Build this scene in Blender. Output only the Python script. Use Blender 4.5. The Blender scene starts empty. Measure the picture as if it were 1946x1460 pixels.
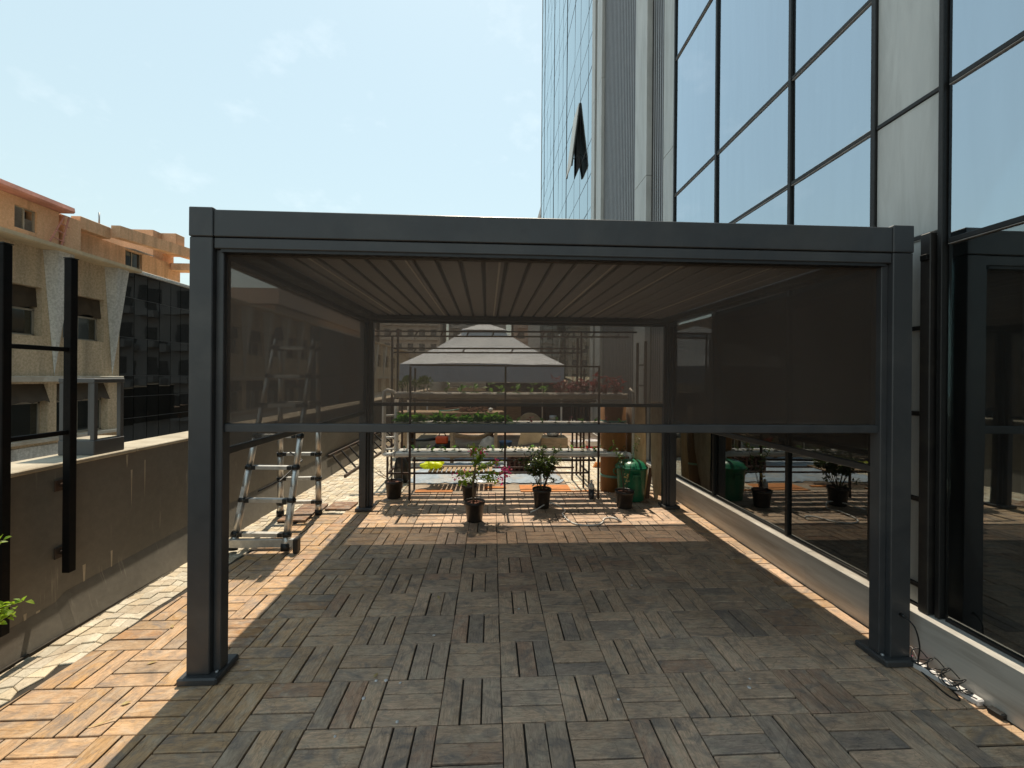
import bpy, bmesh, math, random
from mathutils import Vector, Matrix

R = math.radians
rnd = random.Random(7)
SC = bpy.context.scene
COL = SC.collection

# ------------------------------------------------------------------ camera
YAW, ROLL, EYE = .0478, .0080, 1.6174
cam_d = bpy.data.cameras.new('camera')
cam_d.sensor_width = 36.0
cam_d.lens = 791.24 / 1946 * 36
cam_d.shift_y = -12.83 / 1946
cam_d.clip_start = .05
cam_d.clip_end = 4000
cam = bpy.data.objects.new('camera', cam_d)
COL.objects.link(cam)
_F = Vector((math.sin(YAW), math.cos(YAW), 0))
_R = Vector((math.cos(YAW), -math.sin(YAW), 0))
_U = Vector((0, 0, 1))
_R2 = _R * math.cos(ROLL) + _U * math.sin(ROLL)
_U2 = _U * math.cos(ROLL) - _R * math.sin(ROLL)
m = Matrix.Identity(4)
for i in range(3):
    m[i][0], m[i][1], m[i][2] = _R2[i], _U2[i], -_F[i]
m[2][3] = EYE
cam.matrix_world = m
SC.camera = cam

# ------------------------------------------------------------------ sky and sun
SUN_EL, SUN_AZ = R(63.3), R(-1.3)          # azimuth from +Y, positive towards +X
world = bpy.data.worlds.new('World')
SC.world = world
world.use_nodes = True
wt = world.node_tree
wt.nodes.clear()
w_out = wt.nodes.new('ShaderNodeOutputWorld')
w_bg = wt.nodes.new('ShaderNodeBackground')
w_sky = wt.nodes.new('ShaderNodeTexSky')
w_sky.sky_type = 'NISHITA'
w_sky.sun_disc = False
w_sky.sun_elevation = SUN_EL
w_sky.sun_rotation = SUN_AZ
w_sky.altitude = 0
w_sky.air_density = 2.0
w_sky.dust_density = .6
w_sky.ozone_density = 1.2
w_bg.inputs[1].default_value = .105
# thin high cloud wisps
w_tc = wt.nodes.new('ShaderNodeTexCoord')
w_map = wt.nodes.new('ShaderNodeMapping')
w_map.inputs['Scale'].default_value = (3.2, 3.2, 5.5)
w_n = wt.nodes.new('ShaderNodeTexNoise')
w_n.inputs['Scale'].default_value = 2.4
w_n.inputs['Detail'].default_value = 9
w_n.inputs['Roughness'].default_value = .62
w_r = wt.nodes.new('ShaderNodeValToRGB')
w_r.color_ramp.elements[0].position = .58
w_r.color_ramp.elements[1].position = .80
w_r.color_ramp.elements[0].color = (0, 0, 0, 1)
w_r.color_ramp.elements[1].color = (.16, .16, .16, 1)
w_mix = wt.nodes.new('ShaderNodeMixRGB')
w_mix.inputs[2].default_value = (8.5, 8.8, 9.0, 1)
L = wt.links.new
L(w_tc.outputs['Generated'], w_map.inputs[0]); L(w_map.outputs[0], w_n.inputs['Vector'])
w_hz = wt.nodes.new('ShaderNodeMixRGB')            # even summer haze over the whole sky
w_hz.inputs[0].default_value = .72
w_hz.inputs[2].default_value = (4.0, 5.0, 5.15, 1)
L(w_sky.outputs[0], w_hz.inputs[1])
L(w_n.outputs[0], w_r.inputs[0]); L(w_r.outputs[0], w_mix.inputs[0]); L(w_hz.outputs[0], w_mix.inputs[1])
L(w_mix.outputs[0], w_bg.inputs[0]); L(w_bg.outputs[0], w_out.inputs[0])

sun_d = bpy.data.lights.new('sun', 'SUN')
sun_d.energy = 3.3
sun_d.angle = R(.53)
sun_d.color = (1, .88, .70)
sun = bpy.data.objects.new('sun', sun_d)
COL.objects.link(sun)
_s = Vector((math.sin(SUN_AZ) * math.cos(SUN_EL), math.cos(SUN_AZ) * math.cos(SUN_EL), math.sin(SUN_EL)))
sun.rotation_euler = (-_s).to_track_quat('-Z', 'Y').to_euler()
sun.location = (0, 0, 40)

SC.view_settings.view_transform = 'Standard'
SC.view_settings.look = 'None'
SC.view_settings.gamma = 1
SC.view_settings.use_curve_mapping = False
SC.view_settings.exposure = 0.68
SC.render.engine = 'CYCLES'
SC.cycles.caustics_reflective = False
SC.cycles.caustics_refractive = False
SC.cycles.max_bounces = 10
SC.cycles.transparent_max_bounces = 16
SC.cycles.sample_clamp_indirect = 6
SC.cycles.use_denoising = True

# ------------------------------------------------------------------ materials
def nt_new(name):
    mt = bpy.data.materials.new(name)
    mt.use_nodes = True
    t = mt.node_tree
    p = t.nodes['Principled BSDF']
    return mt, t, p

def noise(t, vec, scale, detail=5, rough=.55, dist=0):
    n = t.nodes.new('ShaderNodeTexNoise')
    n.inputs['Scale'].default_value = scale
    n.inputs['Detail'].default_value = detail
    n.inputs['Roughness'].default_value = rough
    n.inputs['Distortion'].default_value = dist
    if vec is not None: t.links.new(vec, n.inputs['Vector'])
    return n.outputs[0]

def ramp(t, fac, stops):
    r = t.nodes.new('ShaderNodeValToRGB')
    e = r.color_ramp.elements
    while len(e) < len(stops): e.new(.5)
    for el, (p, c) in zip(e, stops):
        el.position = p
        el.color = (c, c, c, 1) if isinstance(c, (int, float)) else (*c, 1)
    t.links.new(fac, r.inputs[0])
    return r.outputs[0]

def mixc(t, fac, a, b, mode='MIX'):
    n = t.nodes.new('ShaderNodeMixRGB')
    n.blend_type = mode
    for i, v in enumerate((fac, a, b)):
        if hasattr(v, 'is_linked') or hasattr(v, 'links'): t.links.new(v, n.inputs[i])
        elif i == 0: n.inputs[0].default_value = v
        else: n.inputs[i].default_value = (*v, 1) if len(v) == 3 else v
    return n.outputs[0]

def mapping(t, vec, scale=(1, 1, 1), rot=(0, 0, 0)):
    n = t.nodes.new('ShaderNodeMapping')
    n.inputs['Scale'].default_value = scale
    n.inputs['Rotation'].default_value = rot
    t.links.new(vec, n.inputs[0])
    return n.outputs[0]

def pos(t):
    return t.nodes.new('ShaderNodeNewGeometry').outputs['Position']

def bump(t, p, h, strength=.3, dist=.01):
    b = t.nodes.new('ShaderNodeBump')
    b.inputs['Strength'].default_value = strength
    b.inputs['Distance'].default_value = dist
    t.links.new(h, b.inputs['Height'])
    t.links.new(b.outputs[0], p.inputs['Normal'])

def mat(name, c, rough=.6, metal=0., var=.18, scale=6., bmp=.0, bscale=80., ior=1.45, dirt=None, dscale=2.2, stretch=(1, 1, 1)):
    """painted / plain surface: base colour, slow and fast variation, roughness variation, fine bump, optional dirt colour"""
    mt, t, p = nt_new(name)
    P = mapping(t, pos(t), stretch)
    n1 = noise(t, P, scale, 6)
    n2 = noise(t, P, scale * 7, 4)
    v = ramp(t, n1, [(.3, 1 - var), (.7, 1 + var * .6)])
    col = mixc(t, 1, tuple(c), v, 'MULTIPLY')
    v2 = ramp(t, n2, [(.3, 1 - var * .5), (.7, 1 + var * .3)])
    col = mixc(t, 1, col, v2, 'MULTIPLY')
    if dirt:
        d = ramp(t, noise(t, P, dscale, 8, .65, .4), [(.46, 0), (.72, .75)])
        col = mixc(t, d, col, dirt)
    t.links.new(col, p.inputs['Base Color'])
    rr = ramp(t, n2, [(.3, max(0, rough - .08)), (.7, min(1, rough + .1))])
    t.links.new(rr, p.inputs['Roughness'])
    p.inputs['Metallic'].default_value = metal
    p.inputs['IOR'].default_value = ior
    if bmp: bump(t, p, noise(t, P, bscale, 4), bmp, .004)
    return mt

def leaf_mat(name, c, c2, trans=.45, rough=.45):
    mt, t, p = nt_new(name)
    col = mixc(t, ramp(t, noise(t, pos(t), 35, 3), [(.35, 0), (.65, 1)]), c, c2)
    t.links.new(col, p.inputs['Base Color'])
    p.inputs['Roughness'].default_value = rough
    tr = t.nodes.new('ShaderNodeBsdfTranslucent')
    t.links.new(mixc(t, 1, col, (1.5, 1.5, .9), 'MULTIPLY'), tr.inputs[0])
    mx = t.nodes.new('ShaderNodeMixShader')
    mx.inputs[0].default_value = trans
    t.links.new(p.outputs[0], mx.inputs[1]); t.links.new(tr.outputs[0], mx.inputs[2])
    t.links.new(mx.outputs[0], t.nodes['Material Output'].inputs[0])
    return mt

def plank_mat(name, along_x, from_object):
    """weathered deck slat: colour of its own, long grain, cloudy slate-like patches, cracks"""
    mt, t, p = nt_new(name)
    P = pos(t)
    if from_object:
        oi = t.nodes.new('ShaderNodeObjectInfo')
        base, rv = oi.outputs['Color'], oi.outputs['Random']
    else:
        a = t.nodes.new('ShaderNodeAttribute'); a.attribute_name = 'slat_tone'
        base, rv = a.outputs['Color'], a.outputs['Alpha']
    off = t.nodes.new('ShaderNodeVectorMath'); off.operation = 'SCALE'
    cmb = t.nodes.new('ShaderNodeCombineXYZ')
    for i in range(3): t.links.new(rv, cmb.inputs[i])
    t.links.new(cmb.outputs[0], off.inputs[0]); off.inputs['Scale'].default_value = 37.0
    add = t.nodes.new('ShaderNodeVectorMath'); add.operation = 'ADD'
    t.links.new(P, add.inputs[0]); t.links.new(off.outputs[0], add.inputs[1])
    Q = add.outputs[0]
    st = (1, 7, 1) if along_x else (7, 1, 1)
    grain = noise(t, mapping(t, Q, st), 16, 8, .7, .6)
    cloud = noise(t, mapping(t, Q, (1, 1.8, 1) if along_x else (1.8, 1, 1)), 9, 6, .62, .9)
    fine = noise(t, mapping(t, Q, st), 60, 4, .7)
    c1 = mixc(t, 1, base, ramp(t, grain, [(.28, .50), (.5, 1.0), (.74, 1.38)]), 'MULTIPLY')
    c2 = mixc(t, ramp(t, cloud, [(.46, 0), (.70, .75)]), c1, (.58, .46, .34))
    c3 = mixc(t, ramp(t, noise(t, mapping(t, Q, (1, 1.5, 1)), 6, 7, .66, 1.2), [(.47, 0), (.68, .85)]), c2, (.225, .190, .170))
    c4 = mixc(t, ramp(t, noise(t, Q, 5, 5, .6, .5), [(.60, 0), (.78, .5)]), c3, (.48, .32, .18))
    cr = t.nodes.new('ShaderNodeTexVoronoi'); cr.feature = 'DISTANCE_TO_EDGE'
    cr.inputs['Scale'].default_value = 7
    wob = mixc(t, .12, mapping(t, Q, (1, 2.2, 1) if along_x else (2.2, 1, 1)), noise(t, Q, 14, 4))
    t.links.new(wob, cr.inputs['Vector'])
    crk = ramp(t, cr.outputs[0], [(.0, .72), (.018, 1.0)])
    c5 = mixc(t, 1, c4, crk, 'MULTIPLY')
    c5 = mixc(t, 1, c5, ramp(t, fine, [(.3, .82), (.7, 1.16)]), 'MULTIPLY')
    c5 = mixc(t, 1, c5, ramp(t, noise(t, P, 1.3, 7, .62, .4), [(.32, .74), (.66, 1.14)]), 'MULTIPLY')
    c5 = mixc(t, ramp(t, noise(t, P, 3.4, 6, .6, .8), [(.60, 0), (.70, .42)]), c5, (.11, .105, .10))
    t.links.new(c5, p.inputs['Base Color'])
    t.links.new(ramp(t, cloud, [(.3, .62), (.7, .86)]), p.inputs['Roughness'])
    p.inputs['IOR'].default_value = 1.4
    hh = mixc(t, .5, grain, cloud)
    bump(t, p, hh, .45, .006)
    return mt

def cobble_mat(name, from_object):
    mt, t, p = nt_new(name)
    P = pos(t)
    if from_object:
        base = t.nodes.new('ShaderNodeObjectInfo').outputs['Color']
    else:
        a = t.nodes.new('ShaderNodeAttribute'); a.attribute_name = 'slat_tone'
        base = a.outputs['Color']
    c = mixc(t, 1, base, ramp(t, noise(t, P, 40, 6, .65), [(.3, .78), (.7, 1.12)]), 'MULTIPLY')
    c = mixc(t, ramp(t, noise(t, P, 2.6, 8, .68, .6), [(.5, 0), (.72, .6)]), c, (.30, .20, .12))
    c = mixc(t, ramp(t, noise(t, P, 90, 3, .5), [(.64, 0), (.72, .7)]), c, (.13, .10, .07))
    t.links.new(c, p.inputs['Base Color'])
    p.inputs['Roughness'].default_value = .85
    bump(t, p, noise(t, P, 60, 6, .65), .5, .006)
    return mt

M = {}
M['plank_x'] = plank_mat('weathered_slat_across', True, True)
M['plank_y'] = plank_mat('weathered_slat_along', False, True)
M['field_x'] = plank_mat('weathered_slat_across_far', True, False)
M['field_y'] = plank_mat('weathered_slat_along_far', False, False)
M['cobble'] = cobble_mat('pale_cobble', True)
M['cobble_far'] = cobble_mat('pale_cobble_far', False)
M['grout'] = mat('dark_joint_dirt', (.05, .042, .033), .95, var=.4, scale=20, bmp=.4)
M['sand'] = mat('cobble_joint_sand', (.20, .155, .10), .95, var=.4, scale=14, bmp=.5)
M['anthracite'] = mat('anthracite_powder_coat', (.045, .047, .051), .40, var=.10, scale=2.2, bmp=.10, bscale=420, dirt=(.085, .083, .080), dscale=1.6)
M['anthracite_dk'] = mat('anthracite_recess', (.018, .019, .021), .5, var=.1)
M['louver'] = mat('louver_paint', (.31, .325, .35), .5, var=.06, scale=2)
M['strip'] = mat('aluminium_light_strip', (.72, .70, .66), .35, var=.05)
M['black_steel'] = mat('black_painted_steel', (.006, .006, .006), .65, var=.3, scale=9, dirt=(.014, .010, .008), dscale=5, ior=1.22)
M['rust_steel'] = mat('rusty_dark_steel', (.045, .030, .022), .6, var=.4, scale=12, dirt=(.11, .045, .02), dscale=6, bmp=.2)
M['alu'] = mat('ladder_aluminium', (.64, .62, .58), .40, metal=.8, var=.22, scale=20, stretch=(1, 1, .15))
M['alu_mat'] = mat('ladder_rung_aluminium', (.58, .56, .52), .48, metal=.6, var=.2, scale=18)
M['black_plastic'] = mat('black_plastic', (.016, .016, .016), .45, var=.2)
M['label_white'] = mat('ladder_sticker', (.62, .60, .56), .6, var=.3, scale=30)
M['pot'] = mat('dark_pot_plastic', (.022, .018, .016), .42, var=.35, scale=14, dirt=(.07, .05, .035), dscale=5)
M['soil'] = mat('potting_soil', (.16, .065, .04), .95, var=.55, scale=50, bmp=.9, bscale=60)
M['bark'] = mat('bark', (.20, .14, .09), .85, var=.35, scale=40, bmp=.5)
M['twig'] = mat('twig_bark', (.10, .065, .045), .85, var=.35, scale=40)
M['green_plastic'] = mat('green_bin_plastic', (.008, .16, .075), .32, var=.16, scale=7, dirt=(.05, .12, .07), dscale=4)
M['pvc'] = mat('white_pvc', (.74, .73, .70), .38, var=.1, scale=6, dirt=(.42, .36, .28), dscale=3)
M['plywood'] = mat('pale_plywood', (.56, .44, .28), .7, var=.2, scale=5, dirt=(.35, .23, .13), dscale=3.5, stretch=(5, 5, 1), bmp=.15)
M['plywood_dk'] = mat('brown_board', (.14, .075, .04), .7, var=.3, scale=8)
M['card'] = mat('brown_cardboard_roll', (.27, .125, .04), .65, var=.16, scale=6, stretch=(2, 2, .5))
M['card_dk'] = mat('dull_cardboard_roll', (.15, .095, .05), .7, var=.2)
M['tape'] = mat('teal_tape', (.16, .34, .27), .5, var=.15)
M['old_wood'] = mat('old_plank_wood', (.36, .25, .15), .8, var=.3, scale=7, stretch=(1, 6, 6), bmp=.3)
M['pallet'] = mat('reddish_pallet_wood', (.085, .037, .024), .75, var=.3, scale=9, stretch=(1, 5, 5), bmp=.3)
M['scrap'] = mat('dry_brushwood', (.20, .10, .055), .9, var=.5, scale=20)
M['canvas'] = mat('tent_canvas', (.74, .81, .90), .75, var=.08, scale=2.5, bmp=.6, bscale=7)
M['canvas_blue'] = mat('tent_valance_canvas', (.36, .44, .58), .8, var=.1, scale=3)
M['orange'] = mat('orange_machine_plastic', (.75, .10, .02), .4, var=.12)
M['blue_plastic'] = mat('blue_bucket_plastic', (.14, .22, .36), .45, var=.15)
M['white_plastic'] = mat('white_bucket_plastic', (.72, .68, .66), .45, var=.12)
M['red_print'] = mat('red_bucket_print', (.62, .05, .05), .5, var=.15)
M['sackcloth'] = mat('woven_sack', (.62, .57, .50), .85, var=.25, scale=9, bmp=.4, bscale=60)
M['yellow_bag'] = leaf_mat('yellow_plastic_bag', (.75, .80, .03), (.62, .68, .02), .35, .35)
M['steel'] = mat('dull_galvanised', (.42, .43, .44), .45, metal=.5, var=.2, scale=9)
M['disc'] = mat('round_table_top', (.42, .33, .22), .7, var=.2, scale=6)
M['black_bag'] = mat('black_plastic_bag', (.02, .02, .02), .35, var=.3, bmp=.8, bscale=20)
M['hose'] = mat('white_hose_plastic', (.80, .79, .76), .4, var=.06)
M['cable'] = mat('black_cable', (.012, .012, .012), .45, var=.2)
M['grey_cable'] = mat('grey_cable', (.20, .19, .18), .5, var=.2)
M['pink'] = mat('pink_plastic', (.70, .04, .22), .45, var=.1)
M['leaf'] = leaf_mat('shrub_leaf', (.045, .10, .018), (.075, .13, .025), .3)
M['leaf_dark'] = leaf_mat('dark_shrub_leaf', (.035, .07, .018), (.075, .10, .03), .35, .32)
M['leaf_bright'] = leaf_mat('bright_leaf', (.17, .30, .03), (.30, .40, .05), .5)
M['leaf_green'] = leaf_mat('lettuce_leaf', (.07, .20, .03), (.14, .29, .05), .4)
M['leaf_red'] = leaf_mat('red_amaranth_leaf', (.18, .018, .035), (.30, .04, .06), .35)
M['bract'] = leaf_mat('magenta_bract', (.80, .02, .30), (.68, .03, .38), .4, .6)
M['bract_pale'] = leaf_mat('pale_pink_bract', (.85, .30, .45), (.80, .18, .40), .4, .6)
M['dry_leaf'] = leaf_mat('dry_leaf', (.55, .46, .22), (.40, .27, .12), .2, .8)
M['amber'] = mat('dark_liquid_bottle', (.045, .045, .055), .25, var=.1)
M['bottle_pale'] = mat('translucent_bottle_plastic', (.55, .54, .52), .3, var=.1)

def screen_mat():
    mt, t, p = nt_new('brown_mesh_screen_fabric')
    P = pos(t)
    dif = t.nodes.new('ShaderNodeBsdfDiffuse')
    c = mixc(t, 1, (.118, .107, .099), ramp(t, noise(t, mapping(t, P, (1, 1, .25)), 3.0, 5), [(.3, .88), (.7, 1.12)]), 'MULTIPLY')
    t.links.new(c, dif.inputs[0])
    tr = t.nodes.new('ShaderNodeBsdfTransparent')
    tr.inputs[0].default_value = (1, .975, .95, 1)
    mx = t.nodes.new('ShaderNodeMixShader')
    lw = t.nodes.new('ShaderNodeLayerWeight'); lw.inputs[0].default_value = .5      # the weave closes up when seen at a slant
    ic = t.nodes.new('ShaderNodeMath'); ic.operation = 'SUBTRACT'; ic.inputs[0].default_value = 1.0
    t.links.new(lw.outputs['Facing'], ic.inputs[1])
    pw_ = t.nodes.new('ShaderNodeMath'); pw_.operation = 'POWER'; pw_.inputs[1].default_value = .52
    t.links.new(ic.outputs[0], pw_.inputs[0])
    mu = t.nodes.new('ShaderNodeMath'); mu.operation = 'MULTIPLY'; mu.inputs[1].default_value = .72
    t.links.new(pw_.outputs[0], mu.inputs[0]); t.links.new(mu.outputs[0], mx.inputs[0])
    tl = t.nodes.new('ShaderNodeBsdfTranslucent'); tl.inputs[0].default_value = (.175, .155, .138, 1)
    m0 = t.nodes.new('ShaderNodeMixShader'); m0.inputs[0].default_value = .45
    t.links.new(dif.outputs[0], m0.inputs[1]); t.links.new(tl.outputs[0], m0.inputs[2])
    t.links.new(m0.outputs[0], mx.inputs[1])
    t.links.new(tr.outputs[0], mx.inputs[2])
    t.links.new(mx.outputs[0], t.nodes['Material Output'].inputs[0])
    t.nodes.remove(p)
    return mt
M['screen'] = screen_mat()

def coated_glass(name, tint, refl, rough=.012, wav=.10, see=(.40, .46, .46)):
    mt, t, p = nt_new(name)
    P = pos(t)
    t.nodes.remove(p)
    g = t.nodes.new('ShaderNodeBsdfGlossy')
    g.inputs['Roughness'].default_value = rough
    streak = noise(t, mapping(t, P, (1, 5, .35)), 2.2, 6, .6)
    t.links.new(mixc(t, 1, tint, ramp(t, streak, [(.35, .975), (.7, 1.01)]), 'MULTIPLY'), g.inputs[0])
    b = t.nodes.new('ShaderNodeBump'); b.inputs['Strength'].default_value = wav; b.inputs['Distance'].default_value = .02
    t.links.new(noise(t, P, .9, 2), b.inputs['Height']); t.links.new(b.outputs[0], g.inputs['Normal'])
    tr = t.nodes.new('ShaderNodeBsdfTransparent'); tr.inputs[0].default_value = (*see, 1)
    mx = t.nodes.new('ShaderNodeMixShader')
    fr = t.nodes.new('ShaderNodeFresnel'); fr.inputs[0].default_value = 1.5
    ad = t.nodes.new('ShaderNodeMath'); ad.operation = 'ADD'; ad.use_clamp = True
    t.links.new(fr.outputs[0], ad.inputs[0]); ad.inputs[1].default_value = refl
    t.links.new(ad.outputs[0], mx.inputs[0])
    t.links.new(tr.outputs[0], mx.inputs[1]); t.links.new(g.outputs[0], mx.inputs[2])
    # thin film of dust on the outer face
    df = t.nodes.new('ShaderNodeBsdfDiffuse'); df.inputs[0].default_value = (.42, .42, .40, 1)
    m2 = t.nodes.new('ShaderNodeMixShader')
    t.links.new(ramp(t, noise(t, mapping(t, P, (1, 4, .4)), 3.0, 8, .7), [(.42, .006), (.78, .035)]), m2.inputs[0])
    t.links.new(mx.outputs[0], m2.inputs[1]); t.links.new(df.outputs[0], m2.inputs[2])
    t.links.new(m2.outputs[0], t.nodes['Material Output'].inputs[0])
    return mt
M['glass'] = coated_glass('blue_coated_glass', (.76, .87, .97), .50)
M['glass_low'] = coated_glass('clear_coated_glass', (.84, .90, .92), .21)
M['glass_tower'] = coated_glass('pale_tower_glass', (.66, .75, .78), .45)
M['black_glass'] = coated_glass('black_glazing', (.80, .82, .84), .022, .02, .12, (.02, .02, .02))
M['window_glass'] = coated_glass('dusty_window_glass', (.75, .82, .82), .12, .05, .1, (.10, .13, .13))
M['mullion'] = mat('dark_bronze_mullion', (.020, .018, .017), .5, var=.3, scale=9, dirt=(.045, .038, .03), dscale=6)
M['mullion_lt'] = mat('pale_mullion_lip', (.34, .33, .31), .5, var=.2, scale=9)
M['transom'] = mat('black_transom', (.010, .0095, .009), .55, var=.3, scale=9)
M['clad'] = mat('pale_grey_cladding', (.50, .51, .49), .5, var=.1, scale=1.4, dirt=(.33, .33, .31), dscale=2.4, stretch=(1, 3, .4))
M['clad_side'] = mat('grey_fin_paint', (.25, .25, .255), .5, var=.08, scale=3)
M['interior'] = mat('dim_interior', (.06, .06, .06), .9, var=.2)
M['blind'] = mat('teal_window_blind', (.30, .42, .46), .7, var=.06)
M['plinth'] = mat('brushed_plinth_panel', (.58, .55, .50), .40, metal=.2, var=.1, scale=5, stretch=(1, .3, 4), dirt=(.26, .21, .16), dscale=3)

def plaster_mat():
    mt, t, p = nt_new('weathered_grey_plaster')
    P = pos(t)
    c = mixc(t, ramp(t, noise(t, P, 1.3, 6, .6, .5), [(.35, 0), (.7, 1)]), (.135, .123, .102), (.178, .163, .137))
    c = mixc(t, 1, c, ramp(t, noise(t, P, 22, 5, .6), [(.3, .88), (.7, 1.1)]), 'MULTIPLY')
    drips = noise(t, mapping(t, P, (1, 9, .7)), 3.0, 6, .6)
    mask = noise(t, P, 1.1, 3)
    dm = mixc(t, 1, ramp(t, drips, [(.60, 0), (.68, .7)]), ramp(t, mask, [(.50, 0), (.62, 1)]), 'MULTIPLY')
    c = mixc(t, dm, c, (.42, .38, .31))
    c = mixc(t, ramp(t, noise(t, P, .8, 5), [(.55, 0), (.75, .45)]), c, (.14, .085, .055))
    t.links.new(c, p.inputs['Base Color'])
    p.inputs['Roughness'].default_value = .55
    bump(t, p, noise(t, P, 45, 6, .6), .25, .004)
    return mt
M['plaster'] = plaster_mat()
M['coping'] = mat('dusty_stone_coping', (.50, .44, .34), .85, var=.25, scale=5, bmp=.4, dirt=(.30, .23, .15), dscale=4)

def pebble(name, a, b, c, scale=22, rough=.9):
    mt, t, p = nt_new(name)
    P = pos(t)
    col = mixc(t, ramp(t, noise(t, P, scale, 3, .6), [(.42, 0), (.58, 1)]), a, b)
    col = mixc(t, ramp(t, noise(t, P, scale * 1.7, 2), [(.56, 0), (.64, .8)]), col, c)
    stain = noise(t, mapping(t, P, (1, 3, .25)), 1.2, 6, .6)
    col = mixc(t, 1, col, ramp(t, stain, [(.32, .66), (.55, 1.0)]), 'MULTIPLY')
    t.links.new(col, p.inputs['Base Color'])
    p.inputs['Roughness'].default_value = rough
    bump(t, p, noise(t, P, scale * 2, 4), .4, .02)
    return mt
M['tan'] = pebble('tan_pebbledash', (.68, .54, .37), (.55, .43, .28), (.76, .62, .46), 20)
M['tan_flat'] = mat('tan_paint', (.66, .54, .36), .85, var=.2, scale=2)
M['peach'] = pebble('peach_render', (.70, .44, .27), (.63, .39, .23), (.76, .51, .33), 16)
M['pink_roof'] = mat('pink_roof_edge', (.55, .27, .22), .85, var=.25, scale=3)
M['grey_pebble'] = pebble('pale_grey_pebbledash', (.74, .74, .70), (.58, .58, .54), (.82, .82, .78), 20)
M['white_render'] = mat('white_render_ledge', (.62, .58, .50), .85, var=.2, scale=3, dirt=(.38, .30, .2))
M['tarp_brown'] = mat('brown_window_tarpaulin', (.085, .062, .040), .85, var=.3, scale=3, bmp=.5, bscale=9)
M['alu_frame'] = mat('window_frame_aluminium', (.42, .38, .31), .5, metal=.3, var=.15)
M['lantern'] = mat('grey_lantern_paint', (.085, .085, .085), .5, var=.12)
M['concrete'] = mat('stained_concrete', (.36, .29, .22), .9, var=.35, scale=2.6, bmp=.4, dirt=(.30, .11, .035), dscale=1.7)
M['ground'] = mat('street_dust', (.22, .19, .16), .95, var=.3, scale=.05)
M['tarp_pale'] = mat('pale_blue_plastic_sheet', (.34, .40, .46), .35, var=.22, scale=4, bmp=1.0, bscale=14, dirt=(.45, .36, .27), dscale=2)
M['rust_sheet'] = mat('orange_stained_board', (.62, .24, .07), .8, var=.35, scale=5, dirt=(.35, .12, .05), dscale=4, stretch=(1, 4, 1))
M['city_a'] = mat('far_beige_facade', (.62, .54, .46), .9, var=.1, scale=.2)  # city facades made pale, the distant haze put into their colours
M['city_b'] = mat('far_pink_facade', (.60, .47, .40), .9, var=.1, scale=.2)
M['city_c'] = mat('far_grey_facade', (.55, .52, .49), .9, var=.1, scale=.2)
M['city_win'] = mat('far_dark_window', (.16, .15, .14), .3, var=.3, scale=.5)
M['partition'] = mat('dark_brown_partition', (.06, .035, .025), .7, var=.25)
M['beige'] = mat('beige_sheet_roof', (.62, .52, .36), .7, var=.15, scale=1)

# ------------------------------------------------------------------ mesh helpers
WLOC = {}

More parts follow.
